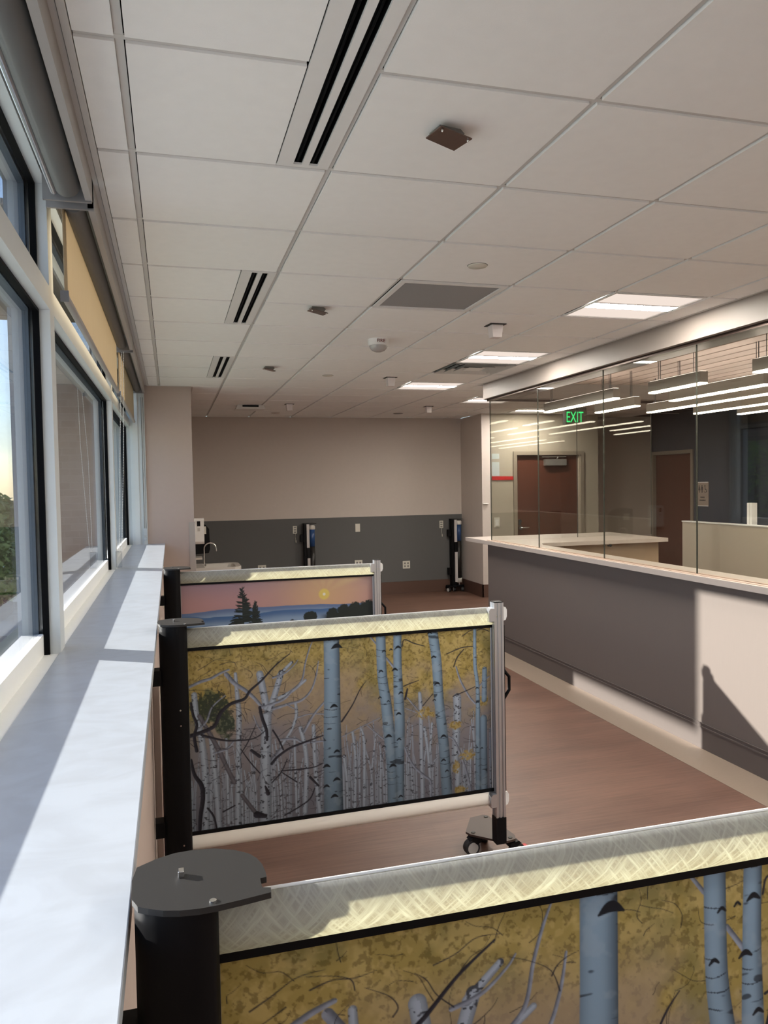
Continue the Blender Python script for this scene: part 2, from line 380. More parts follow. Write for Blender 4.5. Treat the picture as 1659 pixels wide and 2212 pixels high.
# soffit over the glass
pf = [(XS, YF), (XS, 7.40)]
for k in range(0, 10):
    a = math.pi+ -math.pi/2*k/9
    pf.append((XS+.14+.14*math.cos(a), 7.40+.14*math.sin(a)))
pf += [(5.3, 7.54), (5.3, 7.26), (3.46, 7.26), (3.46, YF)]
sf = M().prism(pf, CZ+.866, ZC+.12, 'z', True).build('wall_soffit', mat('soffit_satin_white', (146,137,131), .5, noise=.02))
for p in sf.data.polygons: p.use_smooth = False
struct(sf, 'pale satin soffit running above the reception glass', 'wall')
tr = M().box(3.205, 3.26, YF, 7.40, CZ+.845, CZ+.866).box(3.205, 5.18, 7.385, 7.43, CZ+.845, CZ+.866)
tr.box(3.30, 3.46, YF, 7.26, CZ+.862, CZ+.8655)
struct(tr.build('trim_5', mat('bronze_track', (72,58,52), .35, metal=.6)), 'bronze glazing track under the soffit', 'trim')
# counter wall
cw = thing('wall_counter', 'grey reception counter wall', 'wall', (XC+.08, 3, 0), kind='structure')
B(XC, XC+.17, YF, 7.48, 0, CZ-.651).build('wall_panel', 'ctrwall', cw)
B(XC+.17, XC+.175, YF, 7.48, 0, CZ-.651).build('inner_face', 'beige', cw)
bb = M().box(XC-.006, XC, YF, 7.486, 0, .165).box(XC-.010, XC-.004, YF, 7.49, .138, .146).box(XC-.009, XC-.004, YF, 7.49, .163, .168)
struct(bb.build('baseboard_counter', 'basegrey'), 'grey base with thin ribs along the counter wall', 'baseboard')
struct(M().box(XC+.18, 4.93, 6.95, 7.10, 0, CZ-.652).build('wall_return', mat('laminate_beige', (176,154,130), .6)), 'beige laminate panel under the return of the counter', 'wall')
# plank ceiling in the reception
pm_ = M(); x = 3.46; k = 0
gaps = [4.11+.183*i for i in range(-4, 22)]
for i in range(len(gaps)-1):
    a, b2 = gaps[i]+.013, gaps[i+1]-.013
    a = max(a, 3.46); b2 = min(b2, 7.92)
    if b2-a > .02: pm_.box(a, b2, YF, 7.5, ZC, ZC+.02)
pm_.build('ceiling_planks', mat('plank_pale_wood', (196,180,170), .5, noise=.04, nscale=8, stretch=(20,.6,1)))
struct(bpy.data.objects['ceiling_planks'], 'linear plank ceiling over the reception', 'ceiling')
struct(B(3.46, 7.92, YF, 7.5, ZC+.05, ZC+.06).build('ceiling_plank_backing', mat('plank_gap_brown', (10,6,5), .9)), 'dark backing behind the plank ceiling', 'ceiling')
struct(B(3.39, 8.07, YF-.15, YF, 0, ZC).build('wall_reception_rear', 'beige'), 'wall at the near end of the reception', 'wall')

# ------------------------------------------------------------ window wall
MT['railwhite'] = mat('rail_white', (250,252,250), .5)
BND = [-5.50, -2.70, .06, 2.865, 5.67, 8.03]
SILL = CZ-.56
for i in range(5):
    y0, y1 = BND[i], BND[i+1]; num = {2: 1, 3: 2, 4: 3, 1: 4, 0: 5}[i]
    last = i == 4
    w = thing('window_%d' % num, ['', 'nearest window with its roller blind rolled up', 'middle window with a beige blind half down', 'far window with a beige blind half down beside the column', 'window beside the viewer', 'window behind the viewer'][num], 'window', (XW, y0, SILL), kind='structure')
    fr = M(); ga = M(); ex = M()
    ym0, ym1 = y0-.0, y0+.052        # each bay: half mullion at both ends
    e0, e1 = y0+.05, (y1-.05 if not last else y1-.02)
    for a, b2 in ((y0, e0), (e1, y1)):
        fr.box(XW-.034, XW, a, b2, SILL-.05, CZ+1.06)
    fr.box(XW-.034, XW, e0, e1, CZ+.61, CZ+.69); fr.box(XW-.034, XW, e0, e1, CZ+1.03, CZ+1.06)
    for a, b2 in ((y0, e0+.012), (e1-.012, y1)): ga.box(-.432, XW-.034, a, b2, SILL-.06, CZ+1.06)
    ga.box(-.432, XW-.034, e0, e1, CZ+.60, CZ+.70); ga.box(-.432, XW-.034, e0, e1, CZ+1.02, CZ+1.06)
    for a, b2 in ((y0, e0+.004), (e1-.004, y1)): ex.box(-.51, -.446, a, b2, SILL-.06, CZ+1.06)
    ex.box(-.51, -.446, e0, e1, CZ+.612, CZ+.688); ex.box(-.51, -.446, e0, e1, CZ+1.03, CZ+1.06)
    fr.build('frame', 'alu', w); ga.build('gasket', 'gasket', w); ex.build('outer_frame', 'aluext', w)
    M().box(-.500, -.430, e0, e1, SILL-.08, CZ-.492).box(-.430, -.384, e0, e1, SILL-.03, SILL-.003).build('bottom_rail', 'railwhite', w)
    B(-.444, -.438, e0-.01, e1+.01, CZ-.50, CZ+.62).build('pane', 'pane', w)
    B(-.444, -.438, e0-.01, e1+.01, CZ+.68, CZ+1.04).build('pane', 'pane', w)
# lintel, pocket and wall below
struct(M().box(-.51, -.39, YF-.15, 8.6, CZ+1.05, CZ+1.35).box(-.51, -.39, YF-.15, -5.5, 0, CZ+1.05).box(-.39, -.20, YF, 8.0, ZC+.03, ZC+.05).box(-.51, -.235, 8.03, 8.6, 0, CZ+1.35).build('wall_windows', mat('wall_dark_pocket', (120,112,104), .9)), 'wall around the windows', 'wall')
struct(M().box(-.50, -.095, YF, 8.0, 0, SILL-.032).build('wall_sill', 'column'), 'pale wall below the window sill', 'wall')
struct(M().box(-.383, -.067, YF, 7.999, SILL-.03, SILL).build('trim_6', 'sill', bevel=.002), 'white window sill shelf', 'sill')
struct(M().box(-.377, -.232, 8.0-.03, 8.0, SILL, CZ+1.0).box(-.35, -.30, 7.955, 7.97, SILL, CZ+1.0).box(-.27, -.262, 7.962, 7.97, SILL, CZ+1.0).build('trim_7', 'alu'), 'white jamb panel beside the far window', 'trim')
for k in range(1):
    pass
# blind fascia
FY = [(YF, -2.72), (-2.68, .04), (.08, 2.70), (2.76, 5.50), (5.56, 7.93)]
for i, (a, b2) in enumerate(FY):
    deployed = i >= 3
    lab = ['rolled up roller blind behind the viewer', 'rolled up roller blind beside the viewer', 'rolled up grey roller blind above the nearest window',
           'beige roller blind drawn to the transom of the middle window', 'beige roller blind drawn to the transom of the far window by the column'][i]
    rb = thing('roller_blind', lab, 'blind', (-.29, a, CZ+.95), 'roller blinds over the windows')
    M().box(-.243, -.222, a, b2, CZ+.94, ZC+.01).build('fascia', 'fascia', rb)
    M().cyl((-.293, a+.05, CZ+.972), (-.293, b2-.05, CZ+.972), .040 if not deployed else .033, 28).build('fabric_roll', 'roll', rb)
    for q, (s0, s1) in enumerate(((a, a+.012), (b2-.012, b2))):
        M().box(-.372, -.224, s0, s1, CZ+.935, ZC+.02).build('bracket', mat('bracket_grey', (140,140,142), .4, metal=.3) if q == 0 and i == 0 else bpy.data.materials['bracket_grey'], rb)
    if deployed:
        M().box(-.3285, -.3265, a+.04, b2-.03, CZ+.665, CZ+.975).build('fabric', 'shade', rb)
        h = M().tube([(-.3275, a+.04, CZ+.655), (-.3275, b2-.03, CZ+.655)], .013, 12).build('hem_bar', 'fascia', rb)
        M().box(-.341, -.314, a+.034, a+.04, CZ+.635, CZ+.672).build('end_cap', mat('hem_cap_grey', (120,120,122), .5) if i == 3 else bpy.data.materials['hem_cap_grey'], h)
    else:
        M().tube([(-.335, a+.04, CZ+.955), (-.335, b2-.03, CZ+.955)], .010, 12).build('hem_bar', 'anod', rb)
# bead chains
def chain(pts, r=.0022, step=.011):
    m = M(); P = [Vector(p) for p in pts]
    for i in range(len(P)-1):
        L_ = (P[i+1]-P[i]).length; n = max(1, int(L_/step))
        for k in range(n): 
            q = P[i].lerp(P[i+1], k/n); m.ball(q, r*1.5, 3)
        m.tube([P[i], P[i+1]], r*.4, 4)
    return m
ch = thing('bead_chain', 'white bead chain hanging from the blinds in front of the far window', 'blind chain', (-.30, 5.53, CZ-.3))
chain([(-.285, 5.53, CZ+.93), (-.30, 5.50, CZ+.3), (-.335, 5.53, CZ-.44)]).build('bead_strand', 'white', ch)
chain([(-.30, 5.56, CZ+.93), (-.335, 5.62, CZ+.2), (-.35, 5.545, CZ-.44)]).build('bead_strand', 'white', ch)
M().box(-.375, -.335, 5.52, 5.56, SILL+.02, SILL+.13).build('tension_box', 'lens', ch)
ch = thing('blind_cord', 'thin cord loop with a small tension box on the jamb beside the column', 'blind cord', (-.25, 7.96, CZ-.4))
M().tube([(-.262, 7.958, CZ+.9), (-.262, 7.958, CZ-.40)], .0022, 6).tube([(-.242, 7.958, CZ+.9), (-.242, 7.958, CZ-.40)], .0022, 6).build('cord', 'roll', ch)
M().box(-.268, -.236, 7.945, 7.969, CZ-.47, CZ-.40).box(-.266, -.240, 7.947, 7.969, CZ-.52, CZ-.49).build('tension_box', mat('clear_box_grey', (185,192,196), .3), ch)

# ------------------------------------------------------------ counter, glass
ct = M(); zt = CZ-.611; zb = CZ-.6495
poly = [(XC-.055, YF), (XC-.055, 7.98), (4.97, 7.93), (4.97, 6.84), (3.62, 6.84), (3.50, 6.80), (3.44, 6.66), (3.43, YF)]
ctr = ct.prism(poly, zb, zt).build('counter_top', 'slab', bevel=.003)
tag(ctr, 'pale solid surface counter top with a pointed end running under the glass', 'counter top')
gl = [7.405, 6.33, 5.24, 4.155, 3.07, 1.98, .89, -.2, -1.3, -2.4]
for i in range(len(gl)-1):
    o = B(3.226, 3.236, gl[i+1]+.003, gl[i]-.003, zt, CZ+.858)
    g = thing('glass_screen', '%s tall clear glass screen panel standing on the counter' % ['farthest', 'second farthest', 'third farthest', 'nearest visible'][min(i, 3)] if i < 4 else 'clear glass screen panel on the counter beside the viewer', 'glass panel', (3.231, gl[i], zt), 'glass panels along the counter')
    o.build('pane', 'clear', g)
    M().box(3.2255, 3.2365, gl[i]-.0028, gl[i]-.0005, zt, CZ+.858).build('polished_edge', mat('glass_edge', (70,72,66), .2) if i == 0 else bpy.data.materials['glass_edge'], g)
for j, (a, b2, lb) in enumerate(((3.24, 4.24, 'clear glass panel at the end of the counter nearest the corner'), (4.246, 5.16, 'clear glass panel at the end of the counter nearest the dark wall'))):
    g = thing('glass_screen', lb, 'glass panel', (a, 7.405, zt), 'glass panels across the end of the counter')
    B(a, b2, 7.40, 7.41, zt if j == 0 else zt, CZ+.858).build('pane', 'clear', g)
    M().box(b2-.0005, b2+.0018, 7.3995, 7.4105, zt, CZ+.858).build('polished_edge', bpy.data.materials['glass_edge'], g)
st = M().box(3.19, 3.2255, YF, 7.43, zt, zt+.004).box(3.2365, 3.262, YF, 7.39, zt, zt+.006)
struct(st.build('trim_8', mat('glazing_bead', (205,180,165), .35, metal=.3)), 'slim glazing bead at the foot of the glass', 'trim')
# door stop knob seen through the glass
k = M().ball((3.26, 5.20, CZ-.505), .012, 8).cyl((3.236, 5.20, CZ-.505), (3.262, 5.20, CZ-.505), .006, 10)
tag(k.build('knob', 'black'), 'small dark round knob on the counter glass', 'knob')
# low desk partition inside the reception
p = thing('desk_partition', 'beige half height office partition inside the reception', 'partition', (5.95, 5.5, 0))
B(5.90, 5.96, 2.2, 7.85, 0, CZ-.512).build('panel', 'beige', p)
B(5.89, 5.97, 2.2, 7.85, CZ-.512, CZ-.50).build('top_rail', 'white', p)
pp = thing('power_pole', 'short white power pole rising behind the beige partition', 'pole', (6.03, 6.84, 0))
B(5.975, 6.045, 6.80, 6.87, 0, CZ-.27).build('casing', 'white', pp); B(5.974, 6.046, 6.83, 6.836, .9, CZ-.272).build('seam', 'hub', pp)

# ------------------------------------------------------------ doors
def door(name, lab, x0, x1, y0, zt_, axis):
    d = thing(name, lab, 'door', (x0, y0, 0) if axis == 'y' else (y0, x0, 0), kind='structure')
    def bx(m, a, b2, d0, d1, z0, z1):
        if axis == 'y': m.box(a, b2, y0+d0, y0+d1, z0, z1)
        else: m.box(y0+d0, y0+d1, a, b2, z0, z1)
        return m
    f = M(); bx(f, x0, x0+.058, -.02, .12, 0, zt_); bx(f, x1-.058, x1, -.02, .12, 0, zt_); bx(f, x0+.058, x1-.058, -.02, .12, zt_-.055, zt_)
    f.build('door_frame', 'doorframe', d)
    bx(M(), x0+.062, x1-.062, .035, .08, .008, zt_-.058).build('door_leaf', 'doorw', d)
    return d
d1 = door('door_1', 'mahogany door with a grey closer seen through the end glass', 4.977, 6.163, 10.57, CZ+.455, 'y')
h = M().cyl((5.09, 10.605, CZ-.70), (5.09, 10.56, CZ-.70), .028, 20).tube([(5.09, 10.565, CZ-.70), (5.12, 10.548, CZ-.70), (5.22, 10.548, CZ-.698)], .009, 10).build('door_handle', 'chrome', d1)
M().cyl((5.085, 10.605, CZ-.60), (5.085, 10.575, CZ-.60), .027, 18).box(5.068, 5.104, 10.59, 10.605, CZ-.66, CZ-.57).build('deadbolt', 'chrome', d1)
cl = M().box(5.50, 5.86, 10.54, 10.605, CZ+.24, CZ+.335).build('door_closer', 'closer', d1)
M().box(5.46, 5.86, 10.555, 10.575, CZ+.366, CZ+.378).tube([(5.70, 10.56, CZ+.335), (5.72, 10.55, CZ+.368)], .01, 8).build('closer_arm', 'closer', cl)
d2 = door('door_2', 'mahogany restroom door in the dark blue wall', 10.075, 11.135, 7.78, CZ+.455, 'x')
M().tube([(7.80, 10.20, CZ-.68), (7.755, 10.20, CZ-.68), (7.75, 10.30, CZ-.68)], .009, 10).build('door_handle', 'chrome', d2)
sg = thing('restroom_sign', 'beige restroom sign with person and wheelchair symbols on the dark blue wall', 'sign', (7.775, 9.86, CZ-.23))
B(7.768, 7.779, 9.73, 9.99, CZ-.42, CZ-.05).build('sign_plate', mat('sign_taupe', (168,152,138), .5), sg)
B(7.766, 7.769, 9.73, 9.99, CZ-.065, CZ-.05).build('sign_edge', 'white', sg); B(7.766, 7.769, 9.73, 9.99, CZ-.42, CZ-.408).build('sign_edge', 'white', sg)
ink = mat('sign_ink', (70,62,58), .6)
def yz(m, pts, x=7.7665): return m.prism(pts, x, x+.002, 'x')
# woman, man, wheelchair user as raised pictograms (y runs right to left here)
m = M(); cz = CZ-.16
for cy, skirt in ((9.93, True), (9.868, False)):
    m.ball((7.767, cy, cz+.048), .010, 6)
    if skirt: yz(m, [(cy-.010, cz+.034), (cy+.010, cz+.034), (cy+.024, cz-.018), (cy-.024, cz-.018)]); yz(m, [(cy-.009, cz-.018), (cy-.002, cz-.018), (cy-.002, cz-.055), (cy-.009, cz-.055)]); yz(m, [(cy+.002, cz-.018), (cy+.009, cz-.018), (cy+.009, cz-.055), (cy+.002, cz-.055)])
    else: yz(m, [(cy-.016, cz+.034), (cy+.016, cz+.034), (cy+.016, cz-.01), (cy+.010, cz-.01), (cy+.010, cz-.055), (cy+.002, cz-.055), (cy, cz-.01), (cy-.002, cz-.055), (cy-.010, cz-.055), (cy-.010, cz-.01), (cy-.016, cz-.01)])
cy = 9.79
m.ball((7.767, cy+.012, cz+.048), .010, 6)
m.tube([(7.767, cy+.012, cz+.034), (7.767, cy+.008, cz-.004), (7.767, cy-.016, cz-.008), (7.767, cy-.026, cz-.045)], .0045, 6)
m.tube([(7.767, cy+.006+.026*math.cos(t), cz-.026+.026*math.sin(t)) for t in [1.7+4.3*i/14 for i in range(15)]], .0035, 6)
m.build('pictogram', ink, sg)
for zz, ww in ((CZ-.285, .045), (CZ-.33, .065)):
    m = M()
    for q in range(5): m.box(7.7665, 7.769, 9.86-ww+q*ww*.42, 9.86-ww+q*ww*.42+ww*.3, zz-.010, zz+.010)
    m.build('lettering', ink, sg)

# EXIT sign hung from the ceiling
ex_ = thing('exit_sign', 'green EXIT sign hanging from the ceiling beyond the glass', 'sign', (5.15, 9.0, ZC))
B(4.98, 5.30, 8.99, 9.005, ZC-.285, ZC-.105).build('acrylic_panel', mat('exit_panel', (150,138,124), .4), ex_)
B(5.0, 5.28, 8.97, 9.03, ZC-.105, ZC-.06).build('housing', 'closer', ex_)
B(5.10, 5.18, 8.98, 9.02, ZC-.06, ZC).build('ceiling_stem', 'closer', ex_)
B(4.965, 4.982, 8.975, 9.02, ZC-.29, ZC-.10).build('end_bracket', 'anod', ex_)
text_obj('lettering', 'EXIT', .20, 'exitgreen', ex_, (-.03, -.0125, -.195), (math.pi/2, 0, 0)).scale = (.62, 1, 1)
# ------------------------------------------------------------ printed pictures (painted per vertex)
STROKES = [[0,584,-6,67,583,204,69,580,400,75,580,597,80,579,760,85],[0,799,-4,43,803,177,44,818,294,48,828,406,50,839,533,51,844,635,51,843,747,49],[0,875,-3,37,873,133,38,875,264,45,878,386,47,876,538,41,878,742,30],[0,1035,-3,46,1053,140,46,1061,305,45,1079,488,48,1087,618,49,1093,734,50],[0,1236,0,15,1235,167,18,1246,273,19,1245,482,24,1243,746,25],[0,1281,192,24,1277,328,25],[0,1273,412,32,1272,734,34],[1,972,270,16,976,347,20,976,500,19,978,732,20],[1,1147,306,39,1149,408,34],[1,1142,454,34,1137,584,29],[1,1148,611,28,1144,694,28],[1,991,425,16,1003,504,14,1012,608,15,1018,733,14],[1,1027,409,12,1016,531,12],[1,668,406,12,678,527,13,672,730,15],[1,704,391,7,718,467,14,713,731,16],[1,628,505,15,639,606,13,639,725,12],[1,790,507,8,788,728,8],[4,901,501,7,916,544,8,945,593,9,987,635,10,1017,665,9,1018,733,8],[4,1144,169,6,1165,233,8,1204,305,8,1234,342,7],[4,1253,268,6,1276,244,6,1302,226,5],[4,1106,476,6,1133,500,7,1165,577,9,1192,659,9,1208,735,8],[3,621,356,7,668,292,5,704,227,4,731,194,2],[4,622,420,4,701,390,4,790,358,3],[4,732,384,4,801,450,5],[3,895,59,4,906,30,4,949,49,4,997,65,3],[3,1101,108,4,1173,86,4,1230,85,4],[3,1133,168,4,1150,128,5,1182,94,4],[3,1128,299,4,1198,278,4,1233,266,3],[4,752,5,6,778,37,7],[4,823,103,8,852,141,9,867,163,8],[3,900,232,5,924,224,4,968,213,3],[3,905,288,9,916,246,7],[4,915,284,5,965,346,5],[4,906,329,4,965,356,3],[3,1248,14,4,1271,10,4,1305,23,3],[3,1174,36,3,1208,16,3,1231,10,3],[3,985,327,4,1032,279,3],[1,282,123,29,295,198,29,306,263,29],[1,370,126,25,351,184,25,328,251,27,312,289,29],[1,415,86,12,360,135,17],[1,307,298,37,300,421,44,296,544,45,290,752,47],[4,148,112,16,180,152,15,223,185,13,256,218,12,289,261,11],[3,279,260,11,288,306,12,304,357,11,305,397,10],[4,284,261,8,328,251,9,377,236,9,413,205,8,454,165,7,470,96,6,487,42,5,503,4,3],[1,358,229,15,413,205,14,469,166,12],[4,335,271,11,397,258,10,452,247,9,493,209,7,515,151,6,526,91,4],[3,1,346,14,50,335,14,97,315,13,121,267,14,164,233,12,217,219,11,242,187,9,291,148,7,346,94,5,406,50,3],[4,1,150,10,45,133,11,87,123,10,125,105,9,158,94,7],[4,335,143,7,385,128,6,425,97,4,440,78,3],[1,184,113,14,187,167,16,194,285,22,189,431,22,179,753,24],[1,21,183,23,26,265,24,45,364,26,55,509,28,55,732,28],[1,82,368,19,96,540,22,106,741,24],[2,38,271,16,73,338,17,113,421,19,140,487,17,169,555,18],[2,199,613,15,250,690,17],[3,1,444,11,14,504,12,40,551,16,44,604,16,33,675,14,29,728,12],[3,7,215,9,15,264,9,28,304,10,17,350,11,25,409,12],[3,323,498,11,348,472,9,398,443,8,458,426,7,540,406,4],[4,328,479,17,363,444,15],[4,359,403,8,419,406,9,458,426,7,540,429,7],[3,361,533,4,431,536,5,497,535,4,538,523,3],[3,372,720,5,433,694,5,479,666,5,500,624,4],[3,321,577,4,361,538,4,387,487,3],[3,361,538,3,425,588,5],[3,45,347,8,119,375,7,175,385,6,252,385,4,301,357,3],[4,90,427,7,141,415,8,170,389,6],[3,198,422,3,235,481,4,273,531,4],[3,198,442,3,228,397,4,263,327,2],[4,27,328,7,65,294,7,89,239,5,142,196,3],[4,254,292,4,268,333,5,291,370,4],[3,330,360,6,354,403,6,371,445,6],[4,387,257,5,431,287,3],[4,436,318,5,486,309,4,547,316,4],[1,427,262,13,428,312,14,404,374,12,363,429,13],[4,459,381,11,501,315,9,548,265,7],[3,61,646,6,84,683,7,96,739,6],[3,122,670,5,169,651,5],[3,241,433,10,274,462,12],[3,294,588,6,305,620,15],[3,257,701,25,291,712,15],[3,481,575,9,516,616,7],[1,500,361,17,506,574,19,523,754,21],[1,445,364,18,467,493,20,457,719,22],[1,419,401,11,422,713,12],[1,142,376,11,144,718,14]]
KNOTS = [(589,288,30),(598,481,25),(552,539,30),(550,624,25),(584,671,30),(595,601,30),(606,39,45),(813,72,15),(798,158,18),(791,270,13),(828,289,10),(827,443,28),(805,484,15),(844,574,30),(876,62,25),(860,157,25),(886,260,20),(874,350,22),(874,461,18),(877,711,18),(844,67,12),(1022,9,20),(1039,117,20),(1054,236,25),(1039,305,12),(1080,472,25),(1078,578,20),(1094,627,15),(1243,272,12),(1245,335,10),(1263,545,10),(1239,539,9)]
PW, PH = 1.31, .745
def vnoise(U, V, sc, seed, octv=4, ax=1.0):
    out = np.zeros_like(U); amp = 1; tot = 0; rs = np.random.RandomState(seed)
    for o in range(octv):
        g = rs.rand(257, 257); x = (U*sc*ax) % 256; y = (V*sc) % 256
        xi = x.astype(int); yi = y.astype(int); fx = x-xi; fy = y-yi; fx = fx*fx*(3-2*fx); fy = fy*fy*(3-2*fy)
        xj = (xi+1) % 256; yj = (yi+1) % 256
        out += amp*((g[yi, xi]*(1-fx)+g[yi, xj]*fx)*(1-fy)+(g[yj, xi]*(1-fx)+g[yj, xj]*fx)*fy)
        tot += amp; amp *= .55; sc *= 2.1
    return out/tot
def LC(c): return np.array(lin(c))
def blend(img, mask, colr): img[:] = img*(1-mask[..., None])+np.asarray(colr)*mask[..., None]
def sstep(a, b, x): t = np.clip((x-a)/(b-a), 0, 1); return t*t*(3-2*t)
def spline(P, n=10):
    P = [np.array(p, float) for p in P]; out = []
    for i in range(len(P)-1):
        p0 = P[max(i-1, 0)]; p1 = P[i]; p2 = P[i+1]; p3 = P[min(i+2, len(P)-1)]
        for k in range(n):
            t = k/n; out.append(.5*((2*p1)+(-p0+p2)*t+(2*p0-5*p1+4*p2-p3)*t*t+(-p0+3*p1-3*p2+p3)*t**3))
    out.append(P[-1]); return out
def stroke(img, U, V, pts, fn, aa):
    """fn(s, wid, u, v) -> colour; s in -1..1 across the stroke"""
    P = spline(pts) if len(pts) > 2 else spline([pts[0], pts[1]], 6)
    dx = U[0, 1]-U[0, 0]; H_, W_ = U.shape; best = np.full(U.shape, 9.); bs = np.zeros(U.shape); bw = np.ones(U.shape)
    r0 = H_; r1 = 0; c0 = W_; c1 = 0
    for a, b in zip(P[:-1], P[1:]):
        w = max(a[2], b[2])*.5+3*dx
        i0 = max(0, int((min(a[1], b[1])-w)/dx)); i1 = min(H_, int((max(a[1], b[1])+w)/dx)+2)
        j0 = max(0, int((min(a[0], b[0])-w)/dx)); j1 = min(W_, int((max(a[0], b[0])+w)/dx)+2)
        if i1 <= i0 or j1 <= j0: continue
        r0 = min(r0, i0); r1 = max(r1, i1); c0 = min(c0, j0); c1 = max(c1, j1)
        u = U[i0:i1, j0:j1]; v = V[i0:i1, j0:j1]; d = b[:2]-a[:2]; L2 = d@d+1e-12
        t = np.clip(((u-a[0])*d[0]+(v-a[1])*d[1])/L2, 0, 1); L1 = math.sqrt(L2)
        ex = u-(a[0]+t*d[0]); ey = v-(a[1]+t*d[1]); dist = np.hypot(ex, ey); wd = (a[2]+(b[2]-a[2])*t)*.5
        side = np.sign(ex*(d[1])-ey*d[0]) if abs(d[1]) > 0 else np.sign(ey)
        q = dist/wd; bb = best[i0:i1, j0:j1]; m = q < bb
        bb[m] = q[m]; bs[i0:i1, j0:j1][m] = (q*side)[m]; bw[i0:i1, j0:j1][m] = wd[m]
    if r1 <= r0: return
    sl_ = (slice(r0, r1), slice(c0, c1)); q = best[sl_]; w = bw[sl_]
    mask = np.clip((1-q)*w/aa+.5, 0, 1)
    col = fn(np.clip(bs[sl_], -1, 1), w, U[sl_], V[sl_])
    img[sl_] = img[sl_]*(1-mask[..., None])+col*mask[..., None]
def paint_aspens(dx, vmax):
    W_ = int(PW/dx)+1; H_ = int(vmax/dx)+1
    U, V = np.meshgrid(np.arange(W_)*dx, np.arange(H_)*dx)
    n1 = vnoise(U, V, 5, 1); n2 = vnoise(U, V, 26, 2); n3 = vnoise(U, V, 110, 3, 3); n4 = vnoise(U, V, 9, 5)
    gold = LC((206,176,98)); gold2 = LC((230,198,122)); olive = LC((150,140,84)); peach = LC((205,178,150)); grey = LC((150,148,156))
    img = np.zeros(U.shape+(3,)); img[:] = gold
    blend(img, sstep(.40, .62, n2), gold2); blend(img, sstep(.52, .70, n4)*.55, olive); blend(img, sstep(.56, .66, n3)*.55, LC((120,98,44))); blend(img, sstep(.60, .74, vnoise(U, V, 70, 9, 3))*.5, LC((240,205,130)))
    hz = vnoise(U, V, 3.2, 14)
    blend(img, sstep(.50, .66, hz+.10*(V/.5))*.75*sstep(.05, .2, V), peach)
    lo = sstep(.26, .50, V+(n1-.5)*.34+(n2-.5)*.10-.10*np.exp(-((U-.28)/.2)**2)*-1)
    blend(img, lo, LC((168,158,158))); blend(img, lo*sstep(.5, .7, n4)*.4, grey); blend(img, lo*sstep(.4, .75, V)*.35, LC((92,104,130)))
    rs = random.Random(3)
    def pale(s, w, u, v):
        b = .80-.38*np.clip(s, -1, 1)**2*np.sign(1); b = np.where(s > .3, b*.80, b)
        c = LC((212,220,232))*(b*1.25)[..., None]
        sp = vnoise(u, v, 130, 21, 2, .7); blend(c, sstep(.68, .76, sp)*.85, LC((48,50,58))); return c
    # distant trunks: many, thin, ghostly
    for k in range(150):
        u0 = rs.random()*PW; top = .36+rs.random()*.22; w = .003+rs.random()*.010; l = (rs.random()-.5)*.05; f = rs.uniform(.5, 1)
        stroke(img, U, V, [(u0, top, w*.6), (u0+l, .60, w), (u0+l*1.2, .78, w*1.1)], lambda s, w_, u, v, f=f: pale(s, w_, u, v)*f+LC((150,146,152))*(1-f), dx)
    dark = LC((44,42,50)); drk = lambda s, w, u, v: np.broadcast_to(dark, s.shape+(3,))*(1.0)
    def twigs(n, ulo, uhi, vlo, vhi, lo_, hi_, wmax, f=drk):
        for k in range(n):
            x = rs.uniform(ulo, uhi); y = rs.uniform(vlo, vhi); a = rs.uniform(0, math.pi); L0 = rs.uniform(lo_, hi_); pts = []
            for q in range(4):
                pts.append((x, y, wmax*(1-q*.22)*rs.uniform(.6, 1))); a += rs.uniform(-.7, .7); x += math.cos(a)*L0/3; y -= math.sin(a)*L0/3*rs.uniform(.3, 1)
            stroke(img, U, V, pts, f, dx)
    twigs(420, 0, PW, .34, .76, .02, .07, .0022)
    twigs(90, 0, PW, .0, .36, .03, .09, .0018)
    # green fir patch
    g = np.exp(-(((U-.10)/.075)**2+((V-.235)/.085)**2))+np.exp(-(((U-.15)/.05)**2+((V-.335)/.06)**2))*.8+np.exp(-(((U-.03)/.04)**2+((V-.25)/.1)**2))*.6
    blend(img, sstep(.50, .72, g*(.30+n2*1.3))*.8, LC((98,112,78))); blend(img, sstep(.60, .74, g*(.2+n3*1.5))*.75, LC((44,60,54)))
    def big(s, w, u, v):
        b = .30+.62*np.clip(1-((s+.15)/1.12)**2, 0, 1); b = b*(1-.18*sstep(.2, .9, s)*1)
        c = LC((176,202,222))*b[..., None]*1.05
        cool = sstep(.25, .75, v)[..., None]; c = c*(1-cool*.28)
        ln = vnoise(u, v*1.0, 14, 33, 3, .35)*.0+np.abs(((v*1.0+ .012*vnoise(u, v, 18, 35, 2)+s*s*.006)*34) % 1-.5)
        gate = vnoise(u, v, 26, 37, 2, .6)
        blend(c, (ln < .045)*sstep(.52, .62, gate)*.75, LC((34,44,56)))
        blend(c, sstep(.74, .80, vnoise(u, v, 60, 39, 2, .35))*.8, LC((40,48,58)))
        blend(c, sstep(.55, .75, vnoise(u, v, 30, 41, 3))*.18, LC((225,235,240))); return c
    def taupe(s, w, u, v): return LC((138,132,138))*(1-.5*np.abs(s))[..., None]*(.8+.4*vnoise(u, v, 60, 8, 2))[..., None]
    def midg(s, w, u, v): return LC((186,190,204))*(1-.62*sstep(-.5, .9, s))[..., None]*(.75+.5*vnoise(u, v, 80, 12, 2))[..., None]
    def darkb(s, w, u, v): return LC((62,60,70))*(1.15-.6*sstep(-.7, .6, s))[..., None]*(.7+.6*vnoise(u, v, 90, 13, 2))[..., None]
    fns = {0: big, 1: pale, 2: taupe, 3: darkb, 4: midg}
